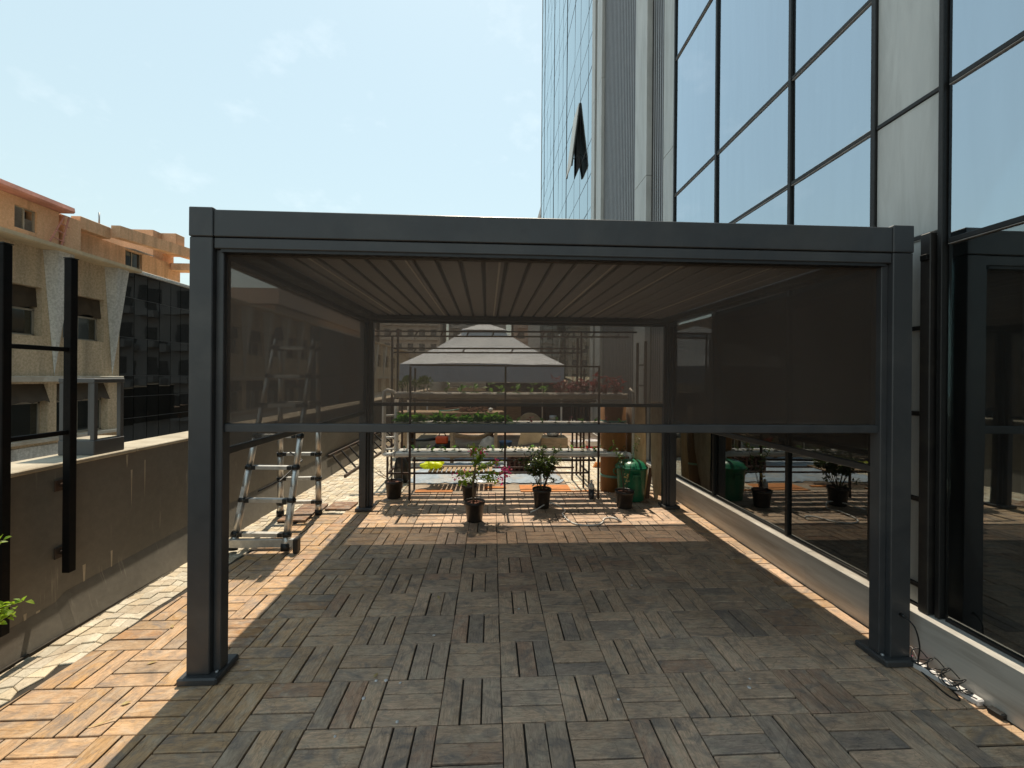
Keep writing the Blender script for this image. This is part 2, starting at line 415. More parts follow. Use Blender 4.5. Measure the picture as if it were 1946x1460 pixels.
class MB:
    def __init__(s):
        s.v, s.f, s.sm = [], [], []
    def add(s, vs, fs, smooth=False):
        o = len(s.v)
        s.v += [tuple(v) for v in vs]
        for f in fs:
            s.f.append([i + o for i in f]); s.sm.append(smooth)
        return s
    def box(s, x0, x1, y0, y1, z0, z1, c=0.):
        if x0 > x1: x0, x1 = x1, x0
        if y0 > y1: y0, y1 = y1, y0
        if z0 > z1: z0, z1 = z1, z0
        if c <= 0:
            return s.add([(x0, y0, z0), (x1, y0, z0), (x1, y1, z0), (x0, y1, z0), (x0, y0, z1), (x1, y0, z1), (x1, y1, z1), (x0, y1, z1)],
                         [(0, 3, 2, 1), (4, 5, 6, 7), (0, 1, 5, 4), (1, 2, 6, 5), (2, 3, 7, 6), (3, 0, 4, 7)])
        c = min(c, (x1 - x0) * .49, (y1 - y0) * .49, (z1 - z0) * .49)
        vs = []; idx = {}
        for ix, X in ((0, x0), (1, x1)):
            for iy, Y in ((0, y0), (1, y1)):
                for iz, Z in ((0, z0), (1, z1)):
                    sx, sy, sz = (c if ix == 0 else -c), (c if iy == 0 else -c), (c if iz == 0 else -c)
                    for a, p in ((0, (X, Y + sy, Z + sz)), (1, (X + sx, Y, Z + sz)), (2, (X + sx, Y + sy, Z))):
                        idx[(ix, iy, iz, a)] = len(vs); vs.append(p)
        g = lambda *k: idx[k]
        fs = []
        for e in (0, 1):
            q = [g(e, 0, 0, 0), g(e, 1, 0, 0), g(e, 1, 1, 0), g(e, 0, 1, 0)]; fs.append(q if e else q[::-1])
            q = [g(0, e, 0, 1), g(0, e, 1, 1), g(1, e, 1, 1), g(1, e, 0, 1)]; fs.append(q if e else q[::-1])
            q = [g(0, 0, e, 2), g(1, 0, e, 2), g(1, 1, e, 2), g(0, 1, e, 2)]; fs.append(q if e else q[::-1])
        for a in (0, 1):
            for b in (0, 1):
                fs.append([g(a, b, 0, 0), g(a, b, 0, 1), g(a, b, 1, 1), g(a, b, 1, 0)])
                fs.append([g(a, 0, b, 0), g(a, 0, b, 2), g(a, 1, b, 2), g(a, 1, b, 0)])
                fs.append([g(0, a, b, 1), g(0, a, b, 2), g(1, a, b, 2), g(1, a, b, 1)])
        for ix in (0, 1):
            for iy in (0, 1):
                for iz in (0, 1):
                    fs.append([g(ix, iy, iz, 0), g(ix, iy, iz, 1), g(ix, iy, iz, 2)])
        return s.add(vs, fs)
    def bar(s, p0, p1, w, h, up=(0, 0, 1)):
        """rectangular bar from p0 to p1, w across, h along up"""
        p0, p1 = Vector(p0), Vector(p1)
        d = (p1 - p0).normalized(); u = Vector(up)
        if abs(d.dot(u)) > .98: u = Vector((0, 1, 0))
        a = d.cross(u).normalized(); b = a.cross(d).normalized()
        a *= w / 2; b *= h / 2
        vs = [p + x for p in (p0, p1) for x in (-a - b, a - b, a + b, -a + b)]
        return s.add(vs, [(3, 2, 1, 0), (4, 5, 6, 7), (0, 1, 5, 4), (1, 2, 6, 5), (2, 3, 7, 6), (3, 0, 4, 7)])
    def tube(s, pts, r, n=8, cap=True, r1=None):
        pts = [Vector(p) for p in pts]
        k = len(pts)
        rs = r if isinstance(r, (list, tuple)) else [r + ((r1 - r) * i / (k - 1) if r1 is not None else 0) for i in range(k)]
        vs, fs = [], []
        ref = None
        for i, p in enumerate(pts):
            d = (pts[min(i + 1, k - 1)] - pts[max(i - 1, 0)])
            if d.length < 1e-9: d = Vector((0, 0, 1))
            d.normalize()
            if ref is None:
                ref = Vector((0, 0, 1)) if abs(d.z) < .9 else Vector((1, 0, 0))
            a = ref - d * ref.dot(d)
            if a.length < 1e-5:
                a = d.orthogonal()
            a.normalize(); ref = a
            b = d.cross(a)
            for j in range(n):
                t = 2 * math.pi * j / n
                vs.append(p + (a * math.cos(t) + b * math.sin(t)) * rs[i])
        for i in range(k - 1):
            for j in range(n):
                j2 = (j + 1) % n
                fs.append((i * n + j, i * n + j2, (i + 1) * n + j2, (i + 1) * n + j))
        s.add(vs, fs, True)
        if cap:
            o = len(s.v) - len(vs)
            s.f.append([o + j for j in range(n)][::-1]); s.sm.append(False)
            s.f.append([o + (k - 1) * n + j for j in range(n)]); s.sm.append(False)
        return s
    def lathe(s, prof, c=(0, 0, 0), n=24, smooth=True):
        vs, fs = [], []
        for r, z in prof:
            for j in range(n):
                t = 2 * math.pi * j / n
                vs.append((c[0] + r * math.cos(t), c[1] + r * math.sin(t), c[2] + z))
        for i in range(len(prof) - 1):
            for j in range(n):
                j2 = (j + 1) % n
                fs.append((i * n + j, i * n + j2, (i + 1) * n + j2, (i + 1) * n + j))
        s.add(vs, fs, smooth)
        o = len(s.v) - len(vs)
        if prof[0][0] > 1e-4: s.f.append([o + j for j in range(n)][::-1]); s.sm.append(False)
        if prof[-1][0] > 1e-4: s.f.append([o + (len(prof) - 1) * n + j for j in range(n)]); s.sm.append(False)
        return s
    def prism(s, poly, axis, a0, a1):
        """extrude a 2-D polygon along axis ('x': poly is (y,z); 'y': (x,z); 'z': (x,y))"""
        def P(u, v, a):
            return (a, u, v) if axis == 'x' else (u, a, v) if axis == 'y' else (u, v, a)
        n = len(poly)
        vs = [P(u, v, a0) for u, v in poly] + [P(u, v, a1) for u, v in poly]
        fs = [list(range(n))[::-1], list(range(n, 2 * n))] + [(i, (i + 1) % n, n + (i + 1) % n, n + i) for i in range(n)]
        return s.add(vs, fs)
    def leaf(s, p, d, up, l, w, fold=.25, curl=.2):
        """a folded leaf: six triangles' worth of blade"""
        d = Vector(d).normalized(); up = Vector(up)
        a = d.cross(up)
        if a.length < 1e-4: a = d.orthogonal()
        a.normalize(); n = a.cross(d)
        p = Vector(p)
        c = [p, p + d * l * .5 - n * curl * l * .1, p + d * l - n * curl * l * .5]
        l1, r1 = c[0] + d * l * .38 + a * w * .5 + n * fold * w, c[0] + d * l * .38 - a * w * .5 + n * fold * w
        l2, r2 = c[0] + d * l * .72 + a * w * .34 + n * (fold * w * .6 - curl * l * .2), c[0] + d * l * .72 - a * w * .34 + n * (fold * w * .6 - curl * l * .2)
        return s.add([c[0], c[1], c[2], l1, r1, l2, r2], [(0, 1, 3), (0, 4, 1), (3, 1, 2, 5), (1, 4, 6, 2)])
    def build(s, name, material, parent=None, smooth=None):
        off = Vector(WLOC.get(parent.name, (0, 0, 0))) if parent is not None else Vector((0, 0, 0))
        me = bpy.data.meshes.new(name)
        me.from_pydata([(v[0] - off.x, v[1] - off.y, v[2] - off.z) for v in s.v], [], s.f)
        bm = bmesh.new(); bm.from_mesh(me)
        bmesh.ops.recalc_face_normals(bm, faces=bm.faces[:])
        bm.to_mesh(me); bm.free()
        for p, f in zip(me.polygons, s.sm): p.use_smooth = f
        me.materials.append(M[material] if isinstance(material, str) else material)
        o = bpy.data.objects.new(name, me)
        COL.objects.link(o)
        if parent is not None:
            o.parent = parent
        WLOC[o.name] = tuple(off)
        return o

def tag(o, label=None, cat=None, group=None, kind=None):
    if label: o['label'] = label
    if cat: o['category'] = cat
    if group: o['group'] = group
    if kind: o['kind'] = kind
    return o

def thing(name, loc, label, cat, group=None, rz=0):
    o = bpy.data.objects.new(name, None)
    o.empty_display_size = .1
    COL.objects.link(o)
    o.location = loc
    o.rotation_euler = (0, 0, rz)
    WLOC[o.name] = tuple(loc)
    return tag(o, label, cat, group)

def local(o):
    """build this thing's parts in its own coordinates"""
    WLOC[o.name] = (0, 0, 0)
    return o

def one(mb, name, material, loc, label, cat, group=None):
    """a thing of one mesh whose origin is at loc"""
    me_off = MB(); me_off.v = [(v[0] - loc[0], v[1] - loc[1], v[2] - loc[2]) for v in mb.v]; me_off.f = mb.f; me_off.sm = mb.sm
    o = me_off.build(name, material)
    o.location = loc
    return tag(o, label, cat, group)

def copy_tree(o, parent=None):
    c = o.copy()
    COL.objects.link(c)
    if parent is not None: c.parent = parent
    for ch in list(o.children): copy_tree(ch, c)
    return c

def project(x, y, z):
    d = Vector((x, y, z - EYE)); w = d.dot(_F)
    if w < .05: return None
    return (973 + 791.24 * d.dot(_R2) / w, 717.17 - 791.24 * d.dot(_U2) / w)

def poly_area(pts):
    return abs(sum(a[0] * b[1] - b[0] * a[1] for a, b in zip(pts, pts[1:] + pts[:1]))) / 2

def clip_half(poly, a, b, c):
    """keep a*x + b*y <= c"""
    out = []
    for i, p in enumerate(poly):
        q = poly[(i + 1) % len(poly)]
        dp, dq = a * p[0] + b * p[1] - c, a * q[0] + b * q[1] - c
        if dp <= 0: out.append(p)
        if (dp < 0 < dq) or (dq < 0 < dp):
            t = dp / (dp - dq)
            out.append((p[0] + (q[0] - p[0]) * t, p[1] + (q[1] - p[1]) * t))
    return out

def inset_prism(mb, poly, z0, z1, c):
    """prism with a chamfered top edge"""
    n = len(poly)
    cx = sum(p[0] for p in poly) / n; cy = sum(p[1] for p in poly) / n
    def shr(k):
        out = []
        for x, y in poly:
            d = math.hypot(x - cx, y - cy) or 1
            f = max(0, 1 - k * 1.4 / d)
            out.append((cx + (x - cx) * f, cy + (y - cy) * f))
        return out
    top = shr(c)
    vs = [(x, y, z0) for x, y in poly] + [(x, y, z1 - c) for x, y in poly] + [(x, y, z1) for x, y in top]
    fs = [list(range(2 * n, 3 * n))]
    for k in (0, 1):
        for i in range(n):
            j = (i + 1) % n
            fs.append((k * n + i, k * n + j, (k + 1) * n + j, (k + 1) * n + i))
    return mb.add(vs, fs)

# ------------------------------------------------------------------ ground, terrace, deck
g = MB().box(-1500, 1500, -400, 2600, -14.5, -14)
tag(g.build('ground', 'ground'), 'dusty street level far below the terrace', None, None, 'structure')

terrace = MB().box(-2.96, 2.60, -9, 23, -.6, -.022).build('terrace_slab', 'concrete')
tag(terrace, 'stained concrete terrace slab behind the timber deck', None, None, 'structure')

X0, Y0, S = .0615, 1.9477, .30
deck = MB().box(-2.50, 2.468, -1.0, 5.87, -.021, -.014).build('deck', 'grout')
tag(deck, 'parquet deck of weathered slats under the pergola', None, None, 'structure')
EDGE_A, EDGE_B = -2.357, .0927     # the deck's cut left edge: x = A + B (y - 2.12)

def slat_tone():
    r = rnd.random()
    if r < .66: c = (.500, .382, .270)
    elif r < .86: c = (.425, .342, .256)
    elif r < .92: c = (.325, .272, .218)
    elif r < .955: c = (.425, .300, .210)
    else: c = (.410, .285, .200)
    k = rnd.uniform(.88, 1.12)
    return tuple(v * k for v in c)

slats = []
for k in range(-9, 9):
    for j in range(-7, 13):
        x, y = X0 + S * k, Y0 + S * j
        if y > 5.86 or y + S < .8: continue
        tile_tone = slat_tone() if rnd.random() < .35 else None
        for i in range(3):
            a0, a1 = .002, .298
            b0 = .0025 + i * .0985 + (.0035 if i else 0); b1 = b0 + .0915
            if (k + j) % 2 == 0: rect = (x + a0, x + a1, y + b0, y + b1); ax = True
            else: rect = (x + b0, x + b1, y + a0, y + a1); ax = False
            x0, x1, y0, y1 = rect
            full = [(x0, y0), (x1, y0), (x1, y1), (x0, y1)]
            p = clip_half(full, -1, EDGE_B, -EDGE_A + EDGE_B * 2.12)      # right of the cut edge
            p = clip_half(p, 1, 0, 2.462)
            p = clip_half(p, 0, 1, 5.86)
            p = clip_half(clip_half(p, 0, 1, 99), 0, 1, 5.86) if p else p
            if len(p) < 3 or poly_area(p) < .002: continue
            if sum(q[0] for q in p) / len(p) < -1.62 and sum(q[1] for q in p) / len(p) > 5.05: continue
            c = slat_tone()
            if tile_tone and rnd.random() < .7: c = tile_tone
            tl = min(1, max(0, (-.55 - x) / 1.2)) * rnd.uniform(.55, 1.15)          # warm sunlight painted into slats of the sunlit left strip
            tl = max(tl, min(1, max(0, (x - 1.75) / .5)) * rnd.uniform(.1, .9))  # same painted sun warmth for the strip along the right ledge
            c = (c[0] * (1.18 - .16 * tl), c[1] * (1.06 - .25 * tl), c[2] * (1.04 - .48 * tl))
            scr = [project(q[0], q[1], 0) for q in p]
            if any(q is None for q in scr): vis = 0
            else:
                inside = any(-60 < q[0] < 2006 and q[1] < 1520 for q in scr)
                vis = poly_area(scr) if inside else 0
            slats.append((vis, ax, rect, p if len(p) != 4 or abs(poly_area(p) - poly_area(full)) > 1e-5 else None, c))
slats.sort(key=lambda q: -q[0])
px_me = MB().box(-.148, .148, -.0458, .0458, -.014, 0, .0022).build('plank', 'plank_x', deck)
py_me = MB().box(-.0458, .0458, -.148, .148, -.014, 0, .0022).build('plank', 'plank_y', deck)
first = {True: px_me, False: py_me}
used = {True: False, False: False}
fx, fy = MB(), MB()
fcx, fcy = [], []
nobj = 0
for vis, ax, rect, clip, c in slats:
    z = rnd.uniform(-.0020, .0016)
    if nobj < 300 and vis > 0:
        nobj += 1
        if clip is None:
            if not used[ax]:
                o = first[ax]; used[ax] = True
            else:
                o = first[ax].copy(); COL.objects.link(o)
            o.location = ((rect[0] + rect[1]) / 2 + rnd.uniform(-.0012, .0012), (rect[2] + rect[3]) / 2 + rnd.uniform(-.0012, .0012), z)
            o.rotation_euler = (rnd.uniform(-.009, .009), rnd.uniform(-.009, .009), rnd.uniform(-.005, .005))
        else:
            o = inset_prism(MB(), clip, -.014, z, .002).build('plank', 'plank_x' if ax else 'plank_y', deck)
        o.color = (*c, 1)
    else:
        mb, cl = (fx, fcx) if ax else (fy, fcy)
        n0 = len(mb.v)
        if clip is None: mb.box(rect[0], rect[1], rect[2], rect[3], -.014, z, .002)
        else: inset_prism(mb, clip, -.014, z, .002)
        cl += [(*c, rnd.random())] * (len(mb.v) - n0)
for mb, cl, mt in ((fx, fcx, 'field_x'), (fy, fcy, 'field_y')):
    o = mb.build('plank_field', mt, deck)
    at = o.data.color_attributes.new('slat_tone', 'FLOAT_COLOR', 'POINT')
    for i, c in enumerate(cl): at.data[i].color = c
    o['kind'] = 'stuff'

# cobbles between deck and parapet, and on the terrace behind
cob = MB().box(-2.70, -1.55, -1.0, 12.5, -.0215, -.0165).build('cobble_strip', 'sand')
tag(cob, 'pale cobblestone strip along the foot of the parapet', None, None, 'structure')
def cobble_field(xa, xb, ya, yb, keep):
    cells = []
    nx, ny = max(1, round((xb - xa) / .076)), max(1, round((yb - ya) / .086))
    G = {}
    for i in range(nx + 1):
        for j in range(ny + 1):
            w = .012 * math.sin(j * .9 + i * .5) + .01 * math.sin(j * .31)
            G[i, j] = (xa + (xb - xa) * i / nx + rnd.uniform(-.017, .017) * (0 < i < nx), ya + (yb - ya) * j / ny + rnd.uniform(-.019, .019) + w)
    for i in range(nx):
        for j in range(ny):
            q = [G[i, j], G[i + 1, j], G[i + 1, j + 1], G[i, j + 1]]
            cx = sum(p[0] for p in q) / 4; cy = sum(p[1] for p in q) / 4
            q = [(cx + (p[0] - cx) * .955, cy + (p[1] - cy) * .955) for p in q]
            if keep(cx, cy):
                cells.append(q)
    return cells
def keep_left(x, y):
    e = EDGE_A + EDGE_B * (y - 2.12)
    if y > 5.05: return x < (-1.66 if y < 5.87 else 9)
    return x < e - .035
cells = cobble_field(-2.695, -1.25, .9, 9.4, keep_left)
cells += cobble_field(1.15, 2.46, 5.95, 9.2, lambda x, y: True)
fl = []
for q in cells:
    scr = [project(p[0], p[1], 0) for p in q]
    ok = all(scr) and any(-30 < p[0] < 1980 and p[1] < 1500 for p in scr)
    fl.append((poly_area(scr) if ok else 0, q))
fl.sort(key=lambda a: -a[0])
far, farc = MB(), []
for n, (vis, q) in enumerate(fl):
    k = rnd.uniform(.8, 1.12); c = rnd.choice([(.64, .58, .46), (.68, .61, .49), (.58, .50, .38), (.65, .55, .40)])
    c = tuple(v * k for v in c)
    z = -.004 + rnd.uniform(-.004, .003)
    if n < 300 and vis > 0:
        cx = sum(p[0] for p in q) / 4; cy = sum(p[1] for p in q) / 4
        o = inset_prism(MB(), [(p[0] - cx, p[1] - cy) for p in q], -.0165, z, .003).build('cobblestone', 'cobble', cob)
        o.location = (cx, cy, 0)
        o.color = (*c, 1)
    else:
        n0 = len(far.v); inset_prism(far, q, -.0165, z, .005); farc += [(*c, rnd.random())] * (len(far.v) - n0)
o = far.build('cobble_field', 'cobble_far', cob); o['kind'] = 'stuff'
at = o.data.color_attributes.new('slat_tone', 'FLOAT_COLOR', 'POINT')
for i, c in enumerate(farc): at.data[i].color = c

# ------------------------------------------------------------------ parapet wall on the left
pw = thing('parapet_wall', (-2.85, 0, 0), 'grey plastered parapet wall with a sunlit stone coping on the left', 'wall')
wb = MB()
wb.prism([(-2.70, 1.03), (-2.98, 1.03), (-2.98, -.6), (-2.70, -.6)], 'y', -2.5, 22)
wb.build('wall_body', 'plaster', pw)
foot = MB()     # plaster thickened to catch a low band of sun, upper edge shaping it
prof = [(-2.5, .02), (1.0, .06), (2.42, .105), (2.72, .125), (2.78, .165), (3.9, .205), (5.4, .24), (8, .25), (22, .26)]
for (ya, za), (yb, zb) in zip(prof, prof[1:]):
    foot.add([(-2.699, ya, za + .07), (-2.699, yb, zb + .07), (-2.699 + .30 * (zb + .09), yb, -.02), (-2.699 + .30 * (za + .09), ya, -.02)], [(0, 1, 2, 3)])
foot.build('plaster_foot', 'plaster', pw)
cp = MB()
yy = -2.5
while yy < 22:
    ye = min(22, yy + 1.45)
    cp.box(-3.02, -2.690, yy + .002, ye - .002, 1.03, 1.058 + rnd.uniform(-.002, .002), .006)
    yy = ye
cp.build('coping', 'coping', pw)
MB().bar((-2.660, -2.5, .0), (-2.590, 12, .0), .014, .026).build('base_channel', 'grout', pw)
# a few pale lime runs on the plaster
for (ya, zt, ln) in ((3.22, 1.02, .10), (3.26, .9, .28), (3.38, .95, .3), (2.9, .35, .2), (3.1, .36, .26), (2.62, .2, .15), (2.55, .22, .1)):
    w = rnd.uniform(.006, .012)
    MB().add([(-2.6985, ya - w, zt), (-2.6985, ya + w, zt), (-2.6985, ya + w * .5, zt - ln * .6), (-2.6985, ya, zt - ln), (-2.6985, ya - w * .4, zt - ln * .6)], [(0, 1, 2, 3, 4)]).build('lime_run', 'coping', pw)

# ------------------------------------------------------------------ pergola
PG = thing('pergola', (.4, 3.7, 0), 'anthracite aluminium pergola with louvered roof and half-lowered brown mesh screens', 'pergola')
XL, XR, YF, YR, ZT = -1.592, 2.394, 2.262, 5.205, 2.496
PW = .118
def post(xa, ya, sx, sy):
    """square post, its outer corner at (xa, ya); sx, sy point inwards"""
    x1, y1 = xa + sx * PW, ya + sy * PW
    p = MB().box(xa, x1, ya, y1, .040, 2.343, .004).build('post', 'anthracite', PG)
    MB().box(xa - sx * .003, x1 + sx * .003, ya - sy * .003, y1 + sy * .003, 2.346, ZT + .004, .004).build('post_cap', 'anthracite', p)
    bp = MB().box(xa - sx * .030, x1 + sx * .055, ya - sy * .032, y1 + sy * .055, .0015, .040, .008).build('base_plate', 'anthracite', p)
    MB().lathe([(.009, 0), (.009, .007), (.004, .010)], (x1 + sx * .028, ya + sy * .02, .040), 8).build('bolt', 'steel', bp)
    # screen guide channels on the two inner faces
    MB().box(x1 + sx * .001, x1 + sx * .040, ya + sy * .030, ya + sy * .095, .041, 2.284, .003).build('guide_channel', 'anthracite', p)
    MB().box(xa + sx * .030, xa + sx * .095, y1 + sy * .001, y1 + sy * .040, .041, 2.26, .003).build('guide_channel', 'anthracite', p)
    return p
post(XL, YF, 1, 1); post(XR, YF, -1, 1); post(XL, YR, 1, -1); post(XR, YR, -1, -1)
xi0, xi1, yi0, yi1 = XL + PW + .002, XR - PW - .002, YF + PW + .002, YR - PW - .002
def beam_x(ya, s):
    MB().box(xi0, xi1, ya, ya + s * .112, 2.348, ZT - .006, .004).build('roof_beam', 'anthracite', PG)
    MB().box(xi0, xi1, ya + s * .004, ya + s * .108, 2.286, 2.343, .004).build('screen_cassette', 'anthracite', PG)
    MB().box(xi0 + .03, xi1 - .03, ya + s * .012, ya + s * .10, 2.270, 2.2855).build('cassette_lip', 'anthracite_dk', PG)
beam_x(YF + .004, 1); beam_x(YR - .004, -1)
def beam_y(xa, s):
    MB().box(xa, xa + s * .112, yi0, yi1, 2.348, ZT - .006, .004).build('roof_beam', 'anthracite', PG)
    MB().box(xa + s * .004, xa + s * .108, yi0, yi1, 2.262, 2.343, .004).build('screen_cassette', 'anthracite', PG)
    MB().box(xa + s * .1125, xa + s * .225, yi0, yi1, 2.295, 2.345, .004).build('gutter', 'anthracite', PG)
beam_y(XL + .004, 1); beam_y(XR - .004, -1)
MB().box(XL + .12, XR - .12, YF + .1165, YF + .19, 2.295, 2.345, .004).build('gutter', 'anthracite', PG)
MB().box(XL + .12, XR - .12, YR - .19, YR - .1165, 2.295, 2.345, .004).build('gutter', 'anthracite', PG)
# louver blades running front to back
lx0, lx1, ly0, ly1 = XL + .205, XR - .205, YF + .150, YR - .150
NB = 24
pit = (lx1 - lx0) / NB
for i in range(NB):
    x = lx0 + pit * (i + .5); w = pit * .5
    MB().prism([(x - w + .012, 2.352), (x + w - .028, 2.352), (x + w - .022, 2.357), (x + w - .022, 2.384), (x + w + .010, 2.384), (x + w + .010, 2.392),
                (x - w + .011, 2.400), (x - w + .004, 2.394), (x - w + .004, 2.358)], 'y', ly0, ly1).build('louver_blade', 'louver', PG)
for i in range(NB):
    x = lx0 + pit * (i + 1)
    MB().box(x - .0205, x + .0025, ly0 + .004, ly1 - .004, 2.372, 2.3835).build('blade_seal', 'anthracite_dk', PG)  # dark strip puts the shade of the gap between blades into colour
for x in (-1.19, -.62, -.02, .70, 1.27, 1.85):
    i = round((x - lx0) / pit - .5); xc = lx0 + pit * (i + .5) + .02
    MB().box(xc - .007, xc + .007, ly0 + .07, ly1 - .07, 2.3465, 2.3515, .001).build('light_strip', 'strip', PG)
# mesh screens with their weighted bottom bars
def screen_x(y, xa, xb, zb, zt, bh):
    s = MB().box(xa, xb, y - .0006, y + .0006, zb + bh - .003, zt).build('mesh_screen', 'screen', PG)
    MB().box(xa + .002, xb - .002, y - .016, y + .016, zb, zb + bh, .004).build('bottom_bar', 'anthracite', s)
def screen_y(x, ya, yb, zb, zt, bh):
    s = MB().box(x - .0006, x + .0006, ya, yb, zb + bh - .003, zt).build('mesh_screen', 'screen', PG)
    MB().box(x - .016, x + .016, ya + .002, yb - .002, zb, zb + bh, .004).build('bottom_bar', 'anthracite', s)
screen_x(YF + .062, XL + PW + .035, XR - PW - .035, 1.309, 2.275, .046)
screen_x(YR - .062, XL + PW + .035, XR - PW - .035, 1.255, 2.275, .044)
screen_y(XL + .062, YF + PW + .035, YR - PW - .035, 1.158, 2.265, .042)
screen_y(XR - .062, YF + PW + .035, YR - PW - .035, 1.055, 2.265, .042)
# mains lead plugged into the right front post
MB().lathe([(.006, 0), (.012, .004), (.012, .02), (.006, .03), (.004, .04)], (0, 0, 0), 10).build('cable_gland', 'cable', PG).location = (2.394 - .06 - .4, 2.262 - 3.7, .285)
PG.children[-1].rotation_euler = (R(90), 0, 0)

# the frame narrows slightly towards the back, as it stands in the place
def _taper(o):
    if o.type == 'MESH' and o.location.length < 1e-6:
        for v in o.data.vertices:
            X, Y = v.co.x + .4, v.co.y + 3.7
            v.co.x -= .092 * (X - XL) / (XR - XL) * (Y - YF) / (YR - YF)
    for c in o.children: _taper(c)
_taper(PG)

# ------------------------------------------------------------------ glass office building on the right
GB = thing('glass_building', (3.5, 6, 0), 'tall office building with blue mirror glass and grey cladding on the right', 'building')
FX = 2.552
TOP = 27.0
def levels(z0, z1):
    out = []
    for k in range(-1, 9):
        for b in (2.40, 3.29, 4.19):
            z = b + 3.7 * k
            if z0 < z < z1: out.append(z)
    return sorted(out)
LV = levels(.5, TOP)
# plinth
ya = -2.4
for yb in (-.6, 1.2, 3.15, 5.05, 5.75, 8.0, 10.6, 13, 16, 19, 22.2):
    MB().prism([(2.470, .0), (2.470, .262), (2.476, .268), (FX + .02, .272), (FX + .02, .0)], 'y', ya + .0015, yb - .0015).build('plinth_panel', 'plinth', GB)
    ya = yb
# dark rooms behind the glass
MB().box(3.4, 3.5, -2.4, 22.0, .2, TOP).build('room_wall', 'interior', GB)
MB().box(2.62, 3.4, -2.4, 22.0, .1, .2).build('room_floor', 'interior', GB)
def pane(ya, yb, za, zb, m='glass', name='pane'):
    t = [rnd.uniform(-.0028, .0028) for _ in range(2)]
    b = MB()
    x = FX
    hw, hh = (yb - ya) / 2, (zb - za) / 2
    vs = []
    for dx in (0, .008):
        for sy, sz in ((-1, -1), (1, -1), (1, 1), (-1, 1)):
            vs.append((x + dx + t[0] * sy * hw + t[1] * sz * hh, (ya + yb) / 2 + sy * (hw - .008), (za + zb) / 2 + sz * (hh - .008)))
    b.add(vs, [(0, 1, 2, 3), (4, 7, 6, 5), (0, 4, 5, 1), (1, 5, 6, 2), (2, 6, 7, 3), (3, 7, 4, 0)])
    return b.build(name, m, GB)
def vmul(y, za, zb, w=.034, d=.022):
    MB().box(FX - d, FX + .03, y - w / 2, y + w / 2, za, zb, .003).build('mullion', 'transom', GB)
def hmul(ya, yb, z, h=.030, d=.016, lip=True):
    t = MB().box(FX - d, FX + .028, ya, yb, z - h / 2, z + h / 2, .003).build('transom', 'transom', GB)
    if lip: MB().box(FX - d + .002, FX + .01, ya, yb, z - h / 2 - .0035, z - h / 2 - .0005).build('transom_lip', 'mullion_lt', t)
# near bays
cols = [(-2.4, -.9), (-.9, .62), (.62, 2.225)]
for a, b in cols:
    zz = [.275] + [z for z in LV if z < 9]
    for z0, z1 in zip(zz, zz[1:]):
        pane(a, b, z0, z1, 'glass_low' if z0 < 2 else 'glass')
    for z in zz[1:]: hmul(a + .018, b - .018, z)
    hmul(a + .018, b - .018, .284, .018)
for y in (-.9, .62): vmul(y, .275, 9)
MB().box(FX + .05, FX + .06, .62, 1.925, .45, 2.34).build('window_blind', 'blind', GB)
for i in range(46):
    pass
vmul(2.238, .275, 9, .026, .03)
MB().box(FX - .050, FX + .02, 2.268, 2.326, .272, 2.47, .004).build('steel_upright', 'mullion', GB)
MB().box(FX - .070, FX - .051, 2.27, 2.31, 2.31, 2.345, .003).build('clamp', 'black_steel', GB)
zz = [.275, .40, .91, 1.42, 1.93, 2.47, 3.29, 6.09, 9]
for z0, z1 in zip(zz, zz[1:]):
    MB().box(FX - .004, FX + .02, 2.336 if z0 < 2.4 else 2.256, 2.652, z0 + .014, z1 - .014, .003).build('cladding_panel', 'clad', GB)
    hmul(2.336 if z0 < 2.4 else 2.256, 2.652, z0, .026, .014, z0 < 2.5)
ys = [2.67, 3.46, 4.65, 5.75]
for y in ys: vmul(y, .275, TOP)
for a, b in zip(ys, ys[1:]):
    zz = [.275] + LV + [TOP]
    for z0, z1 in zip(zz, zz[1:]):
        pane(a + .017, b - .017, z0, z1, 'glass_low' if z0 < 2 else 'glass')
    for z in LV: hmul(a + .018, b - .018, z)
    hmul(a + .018, b - .018, .284, .018)
# cladding piers, fins and slots between the two glazed faces
def pier(ya, yb, d, m='clad', joint=4.92):
    z = .275; k = 0
    while z < TOP:
        z2 = min(TOP, joint + 3.7 * k - (3.7 if False else 0))
        if z2 <= z: k += 1; continue
        MB().box(FX - d, FX + .06, ya, yb, z + .004, z2 - .004, .002).build('cladding_panel', m, GB)
        z = z2; k += 1
pier(5.772, 6.15, .006)
MB().box(FX + .010, FX + .2, 6.15, 6.65, .275, TOP).build('slot_back', 'mullion', GB)  # dark sheet close behind the fins, standing for shade in the slot
for i in range(5):
    y = 6.20 + i * .085
    MB().box(FX + .005, FX + .0095, y, y + .036, .275, TOP).build('fin', 'clad_side', GB)
pier(6.66, 7.20, .075)
MB().box(FX + .010, FX + .2, 7.20, 9.57, .275, TOP).build('fin_back', 'mullion', GB)  # dark sheet right behind the fins paints the shade of their gaps
f0 = None
for i in range(24):
    y = 7.235 + i * .0975
    if f0 is None:
        f0 = MB().box(FX + .006, FX + .0095, y, y + .040, .275, TOP).build('fin', 'clad_side', GB)
    else:
        o = f0.copy(); COL.objects.link(o); o.location = (0, i * .0975, 0)
pier(9.58, 10.02, .06)
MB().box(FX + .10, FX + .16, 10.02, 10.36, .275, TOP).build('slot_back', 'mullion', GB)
MB().box(FX + .0, FX + .09, 10.12, 10.16, .275, TOP).build('fin', 'clad_side', GB)
pier(10.36, 10.68, .03)
